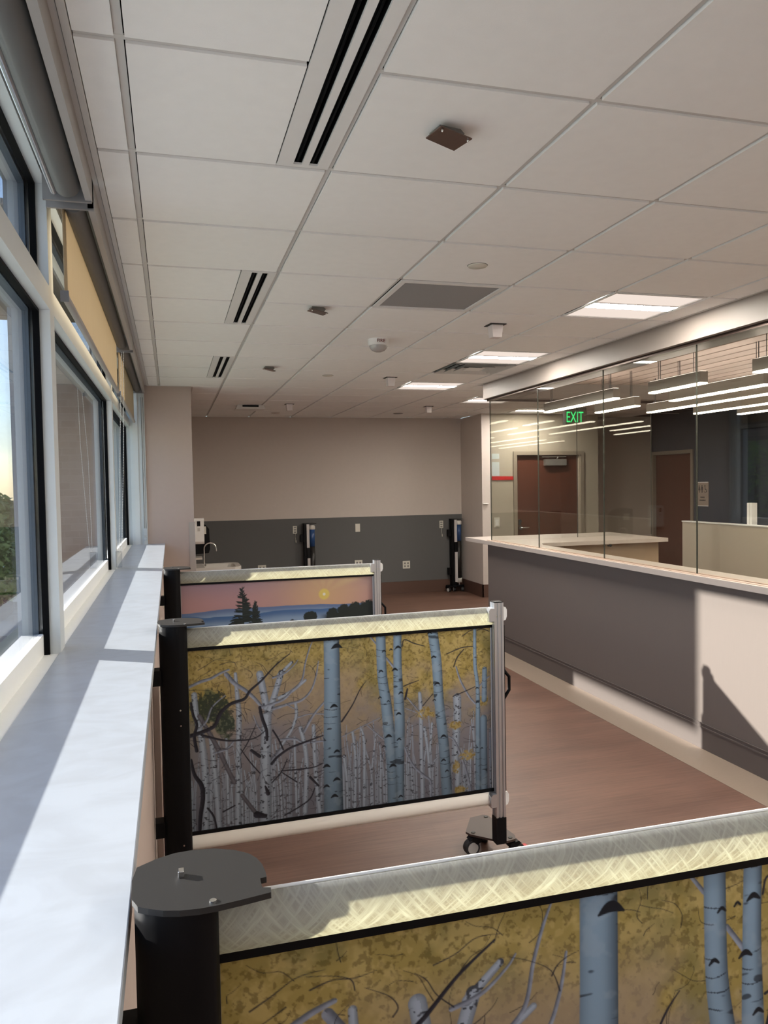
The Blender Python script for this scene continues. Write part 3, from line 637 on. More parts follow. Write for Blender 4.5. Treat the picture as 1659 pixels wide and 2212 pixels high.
    for kind in (1, 2, 4, 3):
        for r in STROKES:
            if r[0] == kind:
                stroke(img, U, V, [(r[i]/1000, r[i+1]/1000, r[i+2]/1000*(1.15 if kind in (3, 4) else 1.0)) for i in range(1, len(r), 3)], fns[kind], dx)
    twigs(60, 0, .56, .05, .6, .05, .14, .003, darkb)
    # golden clumps in front of the trees
    for cu, cv, ru, rv in ((1.0,.36,.07,.045),(1.14,.43,.06,.03),(1.19,.565,.055,.05),(1.137,.62,.03,.05),(1.16,.72,.05,.03),(1.27,.33,.04,.04)):
        g = 1.25-np.hypot((U-cu)/ru, (V-cv)/rv); m = sstep(.42, .58, g*(.1+1.0*n2+.7*(n3-.3)))
        blend(img, m*.95, gold2*.9); blend(img, m*sstep(.5, .7, n3)*.6, LC((140,108,40)))
    for r in STROKES:
        if r[0] == 0: stroke(img, U, V, [(r[i]/1000, r[i+1]/1000, r[i+2]/1000) for i in range(1, len(r), 3)], big, dx)
    for u0, v0, w0 in KNOTS:
        u0 /= 1000; v0 /= 1000; w0 /= 1000
        stroke(img, U, V, [(u0-w0*.5, v0+.004, .004), (u0, v0-w0*.16, w0*.42), (u0+w0*.5, v0+.003, .004)], lambda s, w, u, v: np.broadcast_to(LC((30,36,44)), s.shape+(3,))*1.0, dx)
    for r in STROKES:      # foremost dark boughs cross the pale trunks on the left
        if r[0] == 3 and r[1] < 500: stroke(img, U, V, [(r[i]/1000, r[i+1]/1000, r[i+2]/1000*1.0) for i in range(1, len(r), 3)], darkb, dx)
    img *= np.array([.58, .62, .66])*(1.06-.36*sstep(.2, .75, V))[..., None]
    return np.clip(img, 0, 1)
def paint_sunset(dx, vmax):
    W_ = int(PW/dx)+1; H_ = int(vmax/dx)+1
    U, V = np.meshgrid(np.arange(W_)*dx, np.arange(H_)*dx); img = np.zeros(U.shape+(3,)); img[:] = LC((156,138,154))
    blend(img, sstep(-.1, .16, V), LC((206,160,160))); blend(img, sstep(.3, .9, vnoise(U, V, 3, 50, 3))*.3, LC((150,130,160)))
    d = np.hypot((U-.96), (V-.115)*1.0)
    ray = .5+.5*np.cos(np.arctan2(U-.96, .115-V)*11+1)
    blend(img, np.exp(-(d/.30)**2)*.75, LC((232,192,140))); blend(img, sstep(.0, .12, .12-V)*sstep(.75, 1.2, U)*ray*.35, LC((246,226,160)))
    blend(img, sstep(.045, .030, d), LC((245,220,120))); blend(img, sstep(.013, .006, d), LC((255,250,235)))
    def ridge(base, amp, sc, seed, colr, fade):
        y = base+amp*(vnoise(U, V*0+seed, sc, seed, 4)-.5); m = sstep(y, y+.003, V); blend(img, m, np.array(colr)); blend(img, m*np.exp(-((V-y-fade)/fade)**2*2)*.0, LC((200,210,225)))
        blend(img, m*sstep(y+fade*.15, y+fade*1.1, V)*.7, LC((172,196,222)))
    ridge(.185-.0, .05, 2.2, 61, LC((112,134,176)), .05); ridge(.225, .05, 3.0, 67, LC((84,120,170)), .06); ridge(.285, .05, 2.5, 71, LC((52,100,156)), .07); ridge(.33, .04, 3, 73, LC((38,82,134)), .2)
    leaf = LC((44,52,50)); n = vnoise(U, V, 60, 80, 3)
    def tree(u0, v0, w, h, conif):
        if conif: g = (1-np.abs(U-u0)/(w*np.clip((V-v0)/h, 0, 1.2)+.004))*(V > v0)
        else: g = 1-np.hypot((U-u0)/w, (V-v0-h)/h)
        blend(img, sstep(.0, .12, g*(.5+n)-.30), leaf)
    rs = random.Random(5)
    def conifer(u0, v0, w, h):
        stroke(img, U, V, [(u0, v0, .004), (u0+.004, v0+h*.5, .008), (u0, v0+h, .012)], lambda s, q, a, b: np.broadcast_to(leaf, s.shape+(3,))*1.0, dx)
        for k in range(150):
            t = (k/150)**.8; y = v0+.01+t*h; sd = rs.choice((-1, 1)); l = w*(t+.12)*rs.uniform(.35, 1); dy = rs.uniform(.1, .6)*l
            stroke(img, U, V, [(u0, y, .006), (u0+sd*l*.55, y-dy*.2, .008+.006*t), (u0+sd*l, y+dy*.4-.012, .004)], lambda s, q, a, b: np.broadcast_to(leaf*rs.uniform(.7, 1.5), s.shape+(3,))*1.0, dx)
    conifer(.40, .035, .125, .36); conifer(.485, .135, .075, .26)
    for a, b_, w, h in ((.86,.20,.07,.07),(1.02,.185,.07,.08),(1.10,.165,.09,.09),(1.18,.15,.09,.1),(1.27,.13,.11,.12),(.60,.28,.05,.05),(.74,.26,.06,.05)): tree(a, b_, w, h, False)
    blend(img, sstep(.24, .27, V)*sstep(.9, 1.0, U), leaf); return np.clip(img*.78, 0, 1)
def print_sheet(img, dx, x0, ztop, y, parent):
    H_, W_ = img.shape[:2]
    me = bpy.data.meshes.new('printed_panel'); n = H_*W_
    co = np.zeros((H_, W_, 3), np.float32); co[..., 0] = x0+np.arange(W_)[None, :]*dx; co[..., 1] = y; co[..., 2] = ztop-np.arange(H_)[:, None]*dx
    i = (np.arange(H_-1)[:, None]*W_+np.arange(W_-1)[None, :]).ravel(); q = np.stack([i, i+W_, i+W_+1, i+1], 1).astype(np.int32)
    me.vertices.add(n); me.vertices.foreach_set('co', co.ravel()); me.loops.add(q.size); me.loops.foreach_set('vertex_index', q.ravel())
    me.polygons.add(len(q)); me.polygons.foreach_set('loop_start', np.arange(0, q.size, 4, dtype=np.int32)); me.update(calc_edges=True)
    ca = me.color_attributes.new('print', 'FLOAT_COLOR', 'POINT'); ca.data.foreach_set('color', np.concatenate([img, np.ones(img.shape[:2]+(1,))], -1).astype(np.float32).ravel())
    me.materials.append(MT['print']); o = bpy.data.objects.new('printed_panel', me); COL.objects.link(o); o.parent = parent; return o

# ------------------------------------------------------------ privacy screens
CAP = [(-.059,.055),(-.032,.073),(-.009,.082),(.015,.084),(.046,.080),(.075,.066),(.094,.049),(.104,.031),(.109,.012),(.111,-.008),(.111,-.025),(.102,-.026),(.102,-.050),(.113,-.054),(.112,-.066),(.073,-.073),(.044,-.077),(.021,-.078),(-.003,-.075),(-.023,-.069),(-.041,-.059),(-.054,-.050),(-.062,-.03),(-.064,.02)]
def caster(parent, x, y, ang, brake=False):
    c = bpy.data.objects.new('caster', None); COL.objects.link(c); c.parent = parent; c.location = (x, y, 0); c.rotation_euler = (0, 0, ang)
    M().cyl((-.030, -.016, .036), (-.030, .016, .036), .036, 24).build('wheel', 'rubber', c, True)
    for s in (-1, 1): M().cyl((-.030, s*.0161, .036), (-.030, s*.0185, .036), .026, 24).build('hub_cap', 'hub', c, True)
    M().prism([(-.004,.084),(.014,.084),(.014,.062),(-.010,.050),(-.036,.075),(-.045,.074),(-.030,.088)], -.021, .021, 'y').cyl((.002, 0, .078), (.002, 0, .092), .011, 12).build('fork', 'black', c, True)
    if brake: M().box(-.082, -.040, -.014, .014, .040, .052).build('brake_lever', 'red', c, True)
    return c
def profile_pole():
    h = .0225; p = []
    def side(f):
        pts = [(-h, -h), (-.013, -h), (-.013, -h+.004), (-.010, -h+.006), (-.006, -h+.006), (-.004, -h+.001), (.004, -h+.001), (.006, -h+.006), (.010, -h+.006), (.013, -h+.004), (.013, -h), (h, -h)]
        return [f(q) for q in pts]
    p += side(lambda q: q)[:-1]; p += side(lambda q: (-q[1], q[0]))[:-1]; p += side(lambda q: (-q[0], -q[1]))[:-1]; p += side(lambda q: (q[1], -q[0]))[:-1]
    return p
def make_screen(label, loc, rz, img, dx, vmax):
    s = thing('privacy_screen', label, 'privacy screen', loc, 'retractable privacy screens standing out from the window wall', rz)
    zt = CZ-.556
    # black housing, plate on top
    hp = [(-.058,.055),(-.030,.070),(0,.078),(.030,.076),(.045,.062),(.046,.03),(.045,-.055),(.036,-.070),(.010,-.074),(-.020,-.068),(-.045,-.054),(-.060,-.02)]
    hs = M().prism(hp, .02, zt+.020, 'z', True).build('housing', 'black', s, True)
    for zz in (.24, .33, .80, .86): M().cyl((.012, -.0725, zz), (.012, -.0765, zz), .0035, 10).build('housing_screw', 'chrome', hs, True)
    M().prism(CAP, zt+.021, zt+.029).build('top_plate', 'capblack', s, True, bevel=.0012)
    M().box(-.004, .004, .006, .018, zt+.029, zt+.038).build('top_latch', 'chrome', s, True, bevel=.001)
    M().cyl((.038, -.066, zt+.028), (.038, -.066, zt+.031), .0045, 14).build('plate_screw', 'chrome', s, True)
    for zz in (.35, .95): M().box(-.092, -.045, -.03, .03, zz, zz+.06).build('wall_bracket', 'black', s, True)
    # curved white top and bottom edges of the sheet
    top = [(.006,-.078),(-.010,-.070),(-.022,-.055),(-.028,-.038),(-.026,-.020),(-.016,-.006),(-.004,-.000),(.003,-.001)]
    M().strip([(a, zt-.004+b) for a, b in top], .046, 1.405, .0015).build('top_edge', 'barskin', s, True)
    rim = M(); rim.tube([(.046, .004, zt-.003), (1.405, .004, zt-.003)], .003, 6).build('top_rim', 'white', s, True)
    bz = zt-.082-PH
    bot = [(.006,0),(-.010,-.010),(-.022,-.026),(-.026,-.044),(-.018,-.058),(-.004,-.064),(.010,-.058)]
    M().strip([(a, bz+b) for a, b in bot], .046, 1.40, .002).build('bottom_edge', 'barlow', s, True)
    for za in (zt-.092, bz-.006): B(.046, 1.365, -.004, .0075, za, za+.014).build('black_border', 'black', s, True)
    B(.046, 1.365, .003, .006, bz, zt-.082).build('backing_sheet', 'white', s, True)
    print_sheet(img[:int(vmax/dx)+1], dx, .048, zt-.086, .0025, s)
    # end pole on its wheeled foot
    pm = profile_pole(); px = 1.385
    pl = M().prism([(px+a, -.012+b) for a, b in pm], .22, zt+.022).build('end_pole', 'anod', s, True)
    B(px-.021, px+.021, -.033, .009, zt+.0222, zt+.026).build('pole_cap', 'black', pl, True)
    B(px-.024, px+.024, -.036, .012, .10, .22).build('pole_sleeve', 'black', s, True)
    for zz, nm in ((zt-.030, 'clamp'), (bz-.035, 'clamp')):
        M().prism([(px-.052, zz-.028), (px-.024, zz-.028), (px-.024, zz+.030), (px-.044, zz+.030), (px-.052, zz+.02)], -.044, .004, 'y').build(nm, 'anod', s, True)
        M().prism([(px+.022, zz-.030), (px+.034, zz-.026), (px+.040, zz-.010), (px+.040, zz+.018), (px+.034, zz+.030), (px+.022, zz+.034)], -.032, .012, 'y').build('end_cap', 'white', s, True)
    hz = CZ-.905
    M().tube([(px+.020, -.005, hz+.072), (px+.030, -.005, hz+.066), (px+.060, -.005, hz+.030), (px+.060, -.005, hz-.030), (px+.030, -.005, hz-.072), (px+.020, -.005, hz-.078)], .0075, 8).build('pull_handle', 'black', s, True)
    B(px+.02, px+.028, -.03, .01, bz, zt-.08).build('side_strip', 'black', s, True)
    base = [(px-.105, .128), (px-.025, .258), (px+.045, .268), (px+.066, .25), (px+.094, .022), (px+.080, -.014), (px+.020, -.022), (px-.095, .095)]
    M().prism(base, .093, .102).build('foot_plate', mat('foot_plate_gloss', (66,52,46), .5) if 'foot_plate_gloss' not in bpy.data.materials else bpy.data.materials['foot_plate_gloss'], s, True, bevel=.002)
    for bx_, by_ in ((px-.075, .108), (px+.050, .240), (px+.062, .006)): M().cyl((bx_, by_, .102), (bx_, by_, .105), .010, 14).build('foot_bolt', 'capblack', s, True)
    caster(s, px-.055, .110, math.radians(4)); caster(s, px+.040, .235, math.radians(60)); caster(s, px+.068, .010, math.radians(184), True)
    return s
IMG = paint_aspens(.0020, PH)
make_screen('nearest privacy screen, aspen forest picture, cut off by the bottom right of the frame', (0, 1.045, 0), 0, paint_aspens(.0015, .46), .0015, .46)
make_screen('middle privacy screen with a picture of blue aspen trunks and golden leaves, seen whole', (0, 3.10, 0), math.radians(1.6), IMG, .0020, PH)
make_screen('farthest open privacy screen with a picture of a hazy sunset over blue mountains', (0, 5.20, 0), 0, paint_sunset(.0028, PH), .0028, PH)

def stowed(label, loc):
    s = thing('stowed_privacy_screen', label, 'privacy screen', loc, 'privacy screens folded against the back wall')
    zt = CZ-.575
    M().box(-.055, .012, -.06, .055, .10, zt).build('housing', 'black', s, True)
    M().prism([(-.06,.06),(-.06,-.06),(.10,-.075),(.135,-.045),(.10,.05)], zt+.001, zt+.008).build('top_plate', 'capblack', s, True)
    M().box(-.020, .020, -.085, -.062, zt-.355, zt-.004).build('grip_strip', mat('stowed_white_strip', (196,192,190), .5) if 'stowed_white_strip' not in bpy.data.materials else bpy.data.materials['stowed_white_strip'], s, True)
    M().box(-.014, .026, -.085, -.062, .16, zt-.51).build('grip_strip', bpy.data.materials['stowed_white_strip'], s, True)
    M().box(-.018, .030, -.09, -.062, zt-.51, zt-.355).build('latch', 'black', s, True)
    for zz in (zt-.27, zt-.88): M().box(-.10, -.055, -.02, .055, zz, zz+.11).build('wall_bracket', 'black', s, True)
    M().lathe((.068, -.03, zt), [(.001, -.02), (.035, -.02), (.048, -.035), (.05, -.075), (.045, -.085), (.001, -.085)], 20).build('top_collar', 'porcelain', s, True)
    r = M(); prof = [(.001, -.085), (.042, -.085), (.042, -.34), (.001, -.34)]
    r.lathe((.068, -.03, zt), prof, 20).build('rolled_sheet', mat('rolled_print_blue', (40,72,120), .3, noise=.5, nscale=12) if 'rolled_print_blue' not in bpy.data.materials else bpy.data.materials['rolled_print_blue'], s, True)
    r = M(); r.lathe((.068, -.03, zt), [(.001, -.34), (.043, -.34), (.043, -.93), (.001, -.93)], 20).build('rolled_sheet', mat('rolled_print_dark', (30,26,24), .4, noise=.9, nscale=30) if 'rolled_print_dark' not in bpy.data.materials else bpy.data.materials['rolled_print_dark'], s, True)
    M().lathe((.068, -.03, zt), [(.001, -.93), (.045, -.93), (.045, -1.0), (.001, -1.0)], 20).build('bottom_collar', 'porcelain', s, True)
    M().prism([(-.15, -.02), (-.12, -.06), (.0, -.10), (.13, -.06), (.16, -.02), (.12, .06), (-.12, .06)], .085, .102).build('foot_plate', 'black', s, True)
    caster(s, -.13, -.02, 2.0); caster(s, .13, -.02, 1.2); caster(s, 0, .03, 1.5)
    M().cyl((.068, -.03, .102), (.068, -.03, zt-1.0), .018, 12).build('foot_tube', 'chrome', s, True)
    return s
stowed('folded black privacy screen stowed on the back wall near the sink side', (1.955, 11.33, 0))
stowed('folded black privacy screen with a blue roll stowed in the far right corner', (4.30, 11.33, 0))

# ------------------------------------------------------------ sink corner
sk = thing('wall_sink', 'white wall hung sink beside the column', 'sink', (.23, 9.3, .5))
b = M(); zr = CZ-.935
rim = [(.24,9.04),(.70,9.04),(.755,9.07),(.78,9.13),(.78,9.50),(.755,9.56),(.70,9.58),(.24,9.58)]
inn = [(.36,9.10),(.66,9.10),(.70,9.12),(.72,9.16),(.72,9.46),(.70,9.50),(.66,9.52),(.36,9.52)]
low = [(.42,9.18),(.60,9.18),(.63,9.20),(.64,9.22),(.64,9.40),(.63,9.42),(.60,9.44),(.42,9.44)]
out = [(.24,9.10),(.60,9.10),(.66,9.14),(.68,9.20),(.68,9.42),(.66,9.48),(.60,9.52),(.24,9.52)]
n = 8; vs = [(x, y, zr) for x, y in rim]+[(x, y, zr-.006) for x, y in inn]+[(x, y, zr-.13) for x, y in low]+[(x, y, zr-.05) for x, y in rim]+[(x, y, zr-.20) for x, y in out]
fs = []
for i in range(n):
    j = (i+1) % n
    fs += [(i, j, n+j, n+i), (n+i, n+j, 2*n+j, 2*n+i), (j, i, 3*n+i, 3*n+j), (3*n+j, 3*n+i, 4*n+i, 4*n+j)]
fs += [tuple(range(2*n, 3*n)), tuple(range(5*n-1, 4*n-1, -1))]
b.add(vs, fs); b.build('basin', 'porcelain', sk)
M().prism([(9.06, zr-.01), (9.10, zr+.115), (9.52, zr+.115), (9.56, zr-.01)], .238, .262, 'x').box(.238, .335, 9.10, 9.50, zr+.095, zr+.115).build('backsplash', 'porcelain', sk)
fa = M(); fx, fy = .365, 9.30
fa.tube([(fx, fy, zr), (fx, fy, zr+.20)]+[(fx+.07-.07*math.cos(t), fy, zr+.20+.07*math.sin(t)) for t in [math.pi*i/12 for i in range(1, 12)]]+[(fx+.142, fy, zr+.195), (fx+.143, fy, zr+.17)], .0085, 12).cyl((fx, fy, zr-.004), (fx, fy, zr+.02), .022, 16)
fa.build('faucet', 'chrome', sk)
M().cyl((.52, 9.31, zr-.131), (.52, 9.31, zr-.127), .022, 16).build('drain', 'chrome', sk)
so_ = thing('soap_dispenser', 'white soap dispenser on the column side above the sink', 'dispenser', (.24, 8.75, CZ-.5))
M().prism([(8.66, CZ-.36), (8.68, CZ-.345), (8.82, CZ-.345), (8.84, CZ-.36), (8.84, CZ-.60), (8.82, CZ-.63), (8.68, CZ-.63), (8.66, CZ-.60)], .238, .345, 'x').build('body', 'white', so_, bevel=.012)
M().box(.27, .305, 8.656, 8.660, CZ-.43, CZ-.375).build('window_slot', 'black', so_); M().box(.275, .30, 8.655, 8.660, CZ-.485, CZ-.45).build('logo_badge', 'hub', so_)
to = thing('towel_dispenser', 'black paper towel dispenser on the column side behind the soap dispenser', 'dispenser', (.24, 9.5, CZ-.6))
M().prism([(.238, CZ-.40), (.31, CZ-.41), (.39, CZ-.45), (.43, CZ-.50), (.437, CZ-.74), (.42, CZ-.79), (.238, CZ-.80)], 9.35, 9.68, 'y').build('body', 'black', to, bevel=.01)
M().box(.30, .395, 9.342, 9.35, CZ-.56, CZ-.47).build('badge', 'plate', to)

# ------------------------------------------------------------ wall plates
def plate(name, lab, x, z, w, h, kind):
    t = thing(name, lab, 'wall plate' if kind != 'outlet' else 'outlet', (x, YB-.006, CZ+z), 'plates on the back wall')
    y = YB-.006
    M().box(x-w/2, x+w/2, y-.007, y, CZ+z-h/2, CZ+z+h/2).build('plate', 'plate', t, bevel=.002)
    if kind == 'nurse':
        m = M()
        for q in (-.035, 0, .035): m.box(x-.018, x+.018, y-.010, y-.007, CZ+z+q-.010, CZ+z+q+.010)
        m.build('call_buttons', 'closer', t)
        M().tube([(x+.005, y-.012, CZ+z-h/2), (x+.0, y-.013, CZ+z-h/2-.05), (x+.008, y-.012, CZ+z-h/2-.10)], .003, 6).cyl((x+.008, y-.012, CZ+z-h/2-.10), (x+.010, y-.012, CZ+z-h/2-.135), .007, 10).build('pull_cord', 'plate', t)
    if kind == 'outlet':
        m = M(); k = 2 if w > .1 else 1
        for a in range(k):
            for q in (-.022, .022): m.box(x+(a-(k-1)/2)*.05-.013, x+(a-(k-1)/2)*.05+.013, y-.009, y-.007, CZ+z+q-.014, CZ+z+q+.014)
        m.build('socket', 'closer', t)
    return t
plate('nurse_call_plate', 'white nurse call plate with pull cord left of the first folded screen', 1.785, -.665, .062, .115, 'nurse')
plate('nurse_call_plate', 'beige nurse call plate with pull cord beside the corner folded screen', 4.12, -.655, .062, .115, 'nurse')
plate('blank_plate', 'blank white plate high on the grey band between the folded screens', 2.755, -.665, .075, .125, 'blank')
plate('outlet', 'square four socket outlet low on the grey band', 3.53, -1.27, .12, .12, 'outlet')
plate('outlet', 'outlet just above the sunset screen top, left one', 1.28, -1.235, .12, .12, 'outlet')
plate('outlet', 'outlet just above the sunset screen top near its pole', 2.76, -1.225, .12, .12, 'outlet')
sw = thing('light_switch', 'pale light switch plate on the beige wall left of the mahogany door', 'switch', (4.70, 10.565, CZ-.60))
M().box(4.655, 4.745, 10.562, 10.57, CZ-.68, CZ-.53).build('plate', 'plate', sw, bevel=.002); M().box(4.675, 4.725, 10.558, 10.562, CZ-.65, CZ-.56).build('rocker', 'white', sw)
hk = M().box(4.475, 4.56, 10.54, 10.57, CZ-.325, CZ-.312); tag(hk.build('wall_peg', 'white'), 'small white peg on the pink lit edge of the corridor wall', 'peg')
rs_ = thing('red_rail', 'red band running across the beige wall left of the mahogany door', 'wall rail', (4.8, 10.565, CZ+.06))
M().box(4.63, 4.97, 10.556, 10.57, CZ+.03, CZ+.085).build('band', 'red', rs_)
for q, (za, zb_, lb) in enumerate(((.345, .425, 'small white notice high on the beige wall behind the glass'), (.09, .30, 'tall white notice above the red band behind the glass'))):
    tag(M().box(4.63, 4.75, 10.566, 10.5695, CZ+za, CZ+zb_).build('wall_notice', mat('notice_paper', (190,200,205), .7) if q == 0 else bpy.data.materials['notice_paper']), lb, 'notice', None)
# call cords and raceway on the wall under the sill
for y_, lb, up in ((3.72, 'bundled white call cord hanging under the sill by the middle screen', -.86), (6.5, 'bundled white call cord hanging under the sill by the sunset screen', -.90)):
    c_ = thing('call_cord', lb, 'cord', (-.09, y_, CZ+up-.1), 'call cords below the window sill')
    x_ = -.062
    M().tube([(x_-.02, y_+.03, CZ-.60), (x_-.004, y_, CZ-.70), (x_-.002, y_-.01, CZ-.85)], .003, 6).build('lead', 'plate', c_)
    m = M()
    for q in range(4): m.tube([(x_+.006*q-.01+.012*math.sin(t), y_+.010*math.cos(t)*1.6, CZ-.93+.075*math.cos(t*1.0)) for t in [2*math.pi*i/16 for i in range(16)]], .003, 6, closed=True)
    m.build('coil', 'plate', c_); M().cyl((x_, y_, CZ-1.01), (x_+.004, y_-.01, CZ-1.08), .010, 12, .015).build('plug', 'white', c_)
for y_, z0, z1, lb in ((3.30, .26, .95, 'white cable raceway on the wall behind the middle screen'), (3.36, .02, .22, 'short white cable raceway low on the wall behind the middle screen')):
    tag(M().box(-.095, -.068, y_, y_+.09, z0, z1).build('cable_raceway', 'column', bevel=.002), lb, 'raceway')

# ------------------------------------------------------------ ceiling fittings
def troffer(c, r, lab):
    x0, x1, y0, y1 = GX[c]+HH+.001, GX[c+1]-HH-.001, GY(r)+HH+.001, GY(r+1)-HH-.001
    t = thing('ceiling_light', lab, 'ceiling light', ((x0+x1)/2, (y0+y1)/2, ZC), 'square recessed ceiling lights')
    f = M(); z0 = ZC-.002; zt_ = ZC+.006
    f.box(x0, x1, y0, y0+.012, z0, zt_).box(x0, x1, y1-.012, y1, z0, zt_).box(x0, x0+.012, y0+.012, y1-.012, z0, zt_).box(x1-.012, x1, y0+.012, y1-.012, z0, zt_)
    f.build('frame', 'white', t)
    xm0, xm1 = x0+.012, x1-.012; ya, yb = y0+.012, y1-.012; ca, cb = (ya+yb)/2-.055, (ya+yb)/2+.055
    p = M(); zt2 = ZC+.006
    p.box(xm0, xm1, ya, ca-.006, zt2-.002, zt2+.001); p.box(xm0, xm1, cb+.006, yb, zt2-.002, zt2+.001); p.build('reflector', 'panglow', t)
    M().box(xm0, xm1, ca, cb, ZC, ZC+.003).build('lens', 'troffglow', t)
    M().box(xm0, xm1, ca-.006, ca, ZC-.001, ZC+.004).box(xm0, xm1, cb, cb+.006, ZC-.001, ZC+.004).build('lens_rib', 'hub', t)
for c, r, lab in ((5, 2, 'nearest lit square ceiling light beside the soffit'), (5, 5, 'second lit square ceiling light, next to the square air vent'), (5, 8, 'third lit square ceiling light, left of the soffit end'),
                  (7, 10, 'lit ceiling light partly hidden by the end of the soffit'), (9, 12, 'lit ceiling light seen through the end glass'),
                  (5, -1, 'ceiling light above the right edge of the view'), (5, -4, 'ceiling light behind the viewer'), (5, -7, 'second ceiling light behind the viewer'), (5, -10, 'farthest ceiling light behind the viewer')):
    troffer(c, r, lab)
def pendant(x, y0, y1, lab, zb_=CZ+.68):
    t = thing('pendant_light', lab, 'pendant light', (x, (y0+y1)/2, zb_+.09), 'linear pendant lights over the reception')
    M().box(x-.034, x+.034, y0, y1, zb_+.012, zb_+.092).build('body', 'anodpaint', t, bevel=.002)
    M().box(x-.033, x+.033, y0, y1, zb_, zb_+.0118).build('diffuser', 'tubeglow', t, bevel=.004)
    M().box(x-.025, x+.025, y0+.01, y1-.01, zb_+.0921, zb_+.094).build('top_diffuser', 'upglow', t)
    for yy in (y0+.10, y1-.10):
        if y1-y0 < .1: continue
        M().cyl((x, yy-.012, zb_+.092), (x, yy-.012, ZC), .0035, 6).cyl((x, yy+.012, zb_+.092), (x, yy+.012, ZC), .0025, 6).build('suspension', 'rubber', t)
MT['upglow'] = emit('pendant_uplight', (1, .86, .76), 4.6)
MT['anodpaint'] = mat('pendant_body_grey', (158,152,144), .45)
for x, a, b_, lab in ((3.63, 5.68, 6.92, 'long pendant light in front of the green exit sign'), (4.20, 6.23, 6.92, 'short pendant light right of the exit sign'),
    (3.71, 4.69, 5.31, 'short pendant light crossing the third glass joint, highest in the view'), (4.27, 4.70, 7.0-1.18, 'long pendant light behind the short highest one'),
    (4.76, 4.60, 6.86, 'long pendant light hanging over the restroom door'), (5.37, 4.70, 6.92, 'pendant light starting at the third glass joint'),
    (5.93, 5.4, 6.93, 'pendant light over the beige partition post'), (3.71, 3.45, 4.18, 'pendant light at the right edge of the view'),
    (6.5, 4.6, 6.9, 'farthest pendant light before the dark wall'),
    (4.27, 2.2, 4.4, 'added unseen pendant light nearer the viewer, second row'), (4.8, 1.2, 3.9, 'added unseen pendant light nearer the viewer, third row'), (5.4, 1.6, 4.1, 'added unseen pendant light nearer the viewer, fourth row'),  # nearer pendants are out of view, added for more illumination
    (6.0, 1.0, 3.3, 'added unseen pendant light nearer the viewer, fifth row'), (3.71, .6, 2.6, 'added unseen pendant light nearer the viewer, first row'), (6.5, .4, 3.0, 'added unseen pendant light nearer the viewer, sixth row')):
    pendant(x, a, b_, lab)
def slot(r0, r1, lab):
    x1 = .525-HH+.004; x0 = x1-.165; y0, y1 = max(YF, GY(r0)), GY(r1)-.012
    t = thing('slot_diffuser', lab, 'air diffuser', ((x0+x1)/2, (y0+y1)/2, ZC), 'black slot diffusers in the ceiling')
    f = M(); z0 = ZC-.001; z1 = ZC+.006; w = x1-x0; sA = (.050, .078); sB = (.100, .128)
    for a, b_ in ((0, sA[0]), (sA[1], sB[0]), (sB[1], w)): f.box(x0+a, x0+b_, y0, y1, z0, z1)
    for a, b_ in (sA, sB): f.box(x0+a, x0+b_, y0, y0+.02, z0, z1).box(x0+a, x0+b_, y1-.02, y1, z0, z1)
    f.build('face', 'white', t)
    for a, b_ in (sA, sB):
        m = M().box(x0+a, x0+b_, y0+.02, y1-.02, ZC+.03, ZC+.032).box(x0+a, x0+a+.0015, y0+.02, y1-.02, z1, ZC+.03).box(x0+b_-.0015, x0+b_, y0+.02, y1-.02, z1, ZC+.03)
        m.build('slot', 'black', t); M().tube([(x0+(a+b_)/2, y0+.02, ZC+.010), (x0+(a+b_)/2, y1-.02, ZC+.010)], .0045, 8).build('vane', 'gasket', t)
slot(-4, 0, 'longest black slot diffuser at the top of the view'); slot(2, 4, 'middle black slot diffuser in the ceiling'); slot(6, 8, 'farthest small black slot diffuser in the ceiling'); slot(-12, -8, 'slot diffuser behind the viewer')
def cell(c, r): return GX[c]+HH+.001, GX[c+1]-HH-.001, GY(r)+HH+.001, GY(r+1)-HH-.001
x0, x1, y0, y1 = cell(3, 2); t = thing('return_grille', 'grey square return air panel in the ceiling', 'air grille', ((x0+x1)/2, (y0+y1)/2, ZC))
M().box(x0, x1, y0, y0+.028, ZC-.003, ZC+.006).box(x0, x1, y1-.028, y1, ZC-.003, ZC+.006).box(x0, x0+.028, y0+.028, y1-.028, ZC-.003, ZC+.006).box(x1-.028, x1, y0+.028, y1-.028, ZC-.003, ZC+.006).build('frame', 'white', t)
M().box(x0+.028, x1-.028, y0+.028, y1-.028, ZC+.004, ZC+.006).build('mesh_panel', 'ret', t)
x0, x1, y0, y1 = cell(3, -5); tag(M().box(x0, x1, y0, y1, ZC, ZC+.006).build('return_grille', 'ret'), 'return air panel behind the viewer', 'air grille')
x0, x1, y0, y1 = cell(5, 6); t = thing('square_vent', 'square louvred air vent next to the second ceiling light', 'air vent', ((x0+x1)/2, (y0+y1)/2, ZC))
cx, cy = (x0+x1)/2, (y0+y1)/2
for k, (h, zo) in enumerate(((.285, 0), (.215, .0), (.145, .0))):
    m = M(); hi = h-.05
    A_ = [(-h,-h),(h,-h),(h,h),(-h,h)]; Bq = [(-hi,-hi),(hi,-hi),(hi,hi),(-hi,hi)]
    vs = [(cx+a, cy+b_, ZC-.006) for a, b_ in A_]+[(cx+a, cy+b_, ZC+.05) for a, b_ in Bq]
    vs += [(cx+a*.985, cy+b_*.985, ZC-.003) for a, b_ in A_]+[(cx+a*.985, cy+b_*.985, ZC+.053) for a, b_ in Bq]
    m.add(vs, [(i, (i+1) % 4, 4+(i+1) % 4, 4+i) for i in range(4)]+[(8+i, 12+i, 12+(i+1) % 4, 8+(i+1) % 4) for i in range(4)]+[(i, 8+i, 8+(i+1) % 4, (i+1) % 4) for i in range(4)])
    m.build('louvre', 'grid', t)
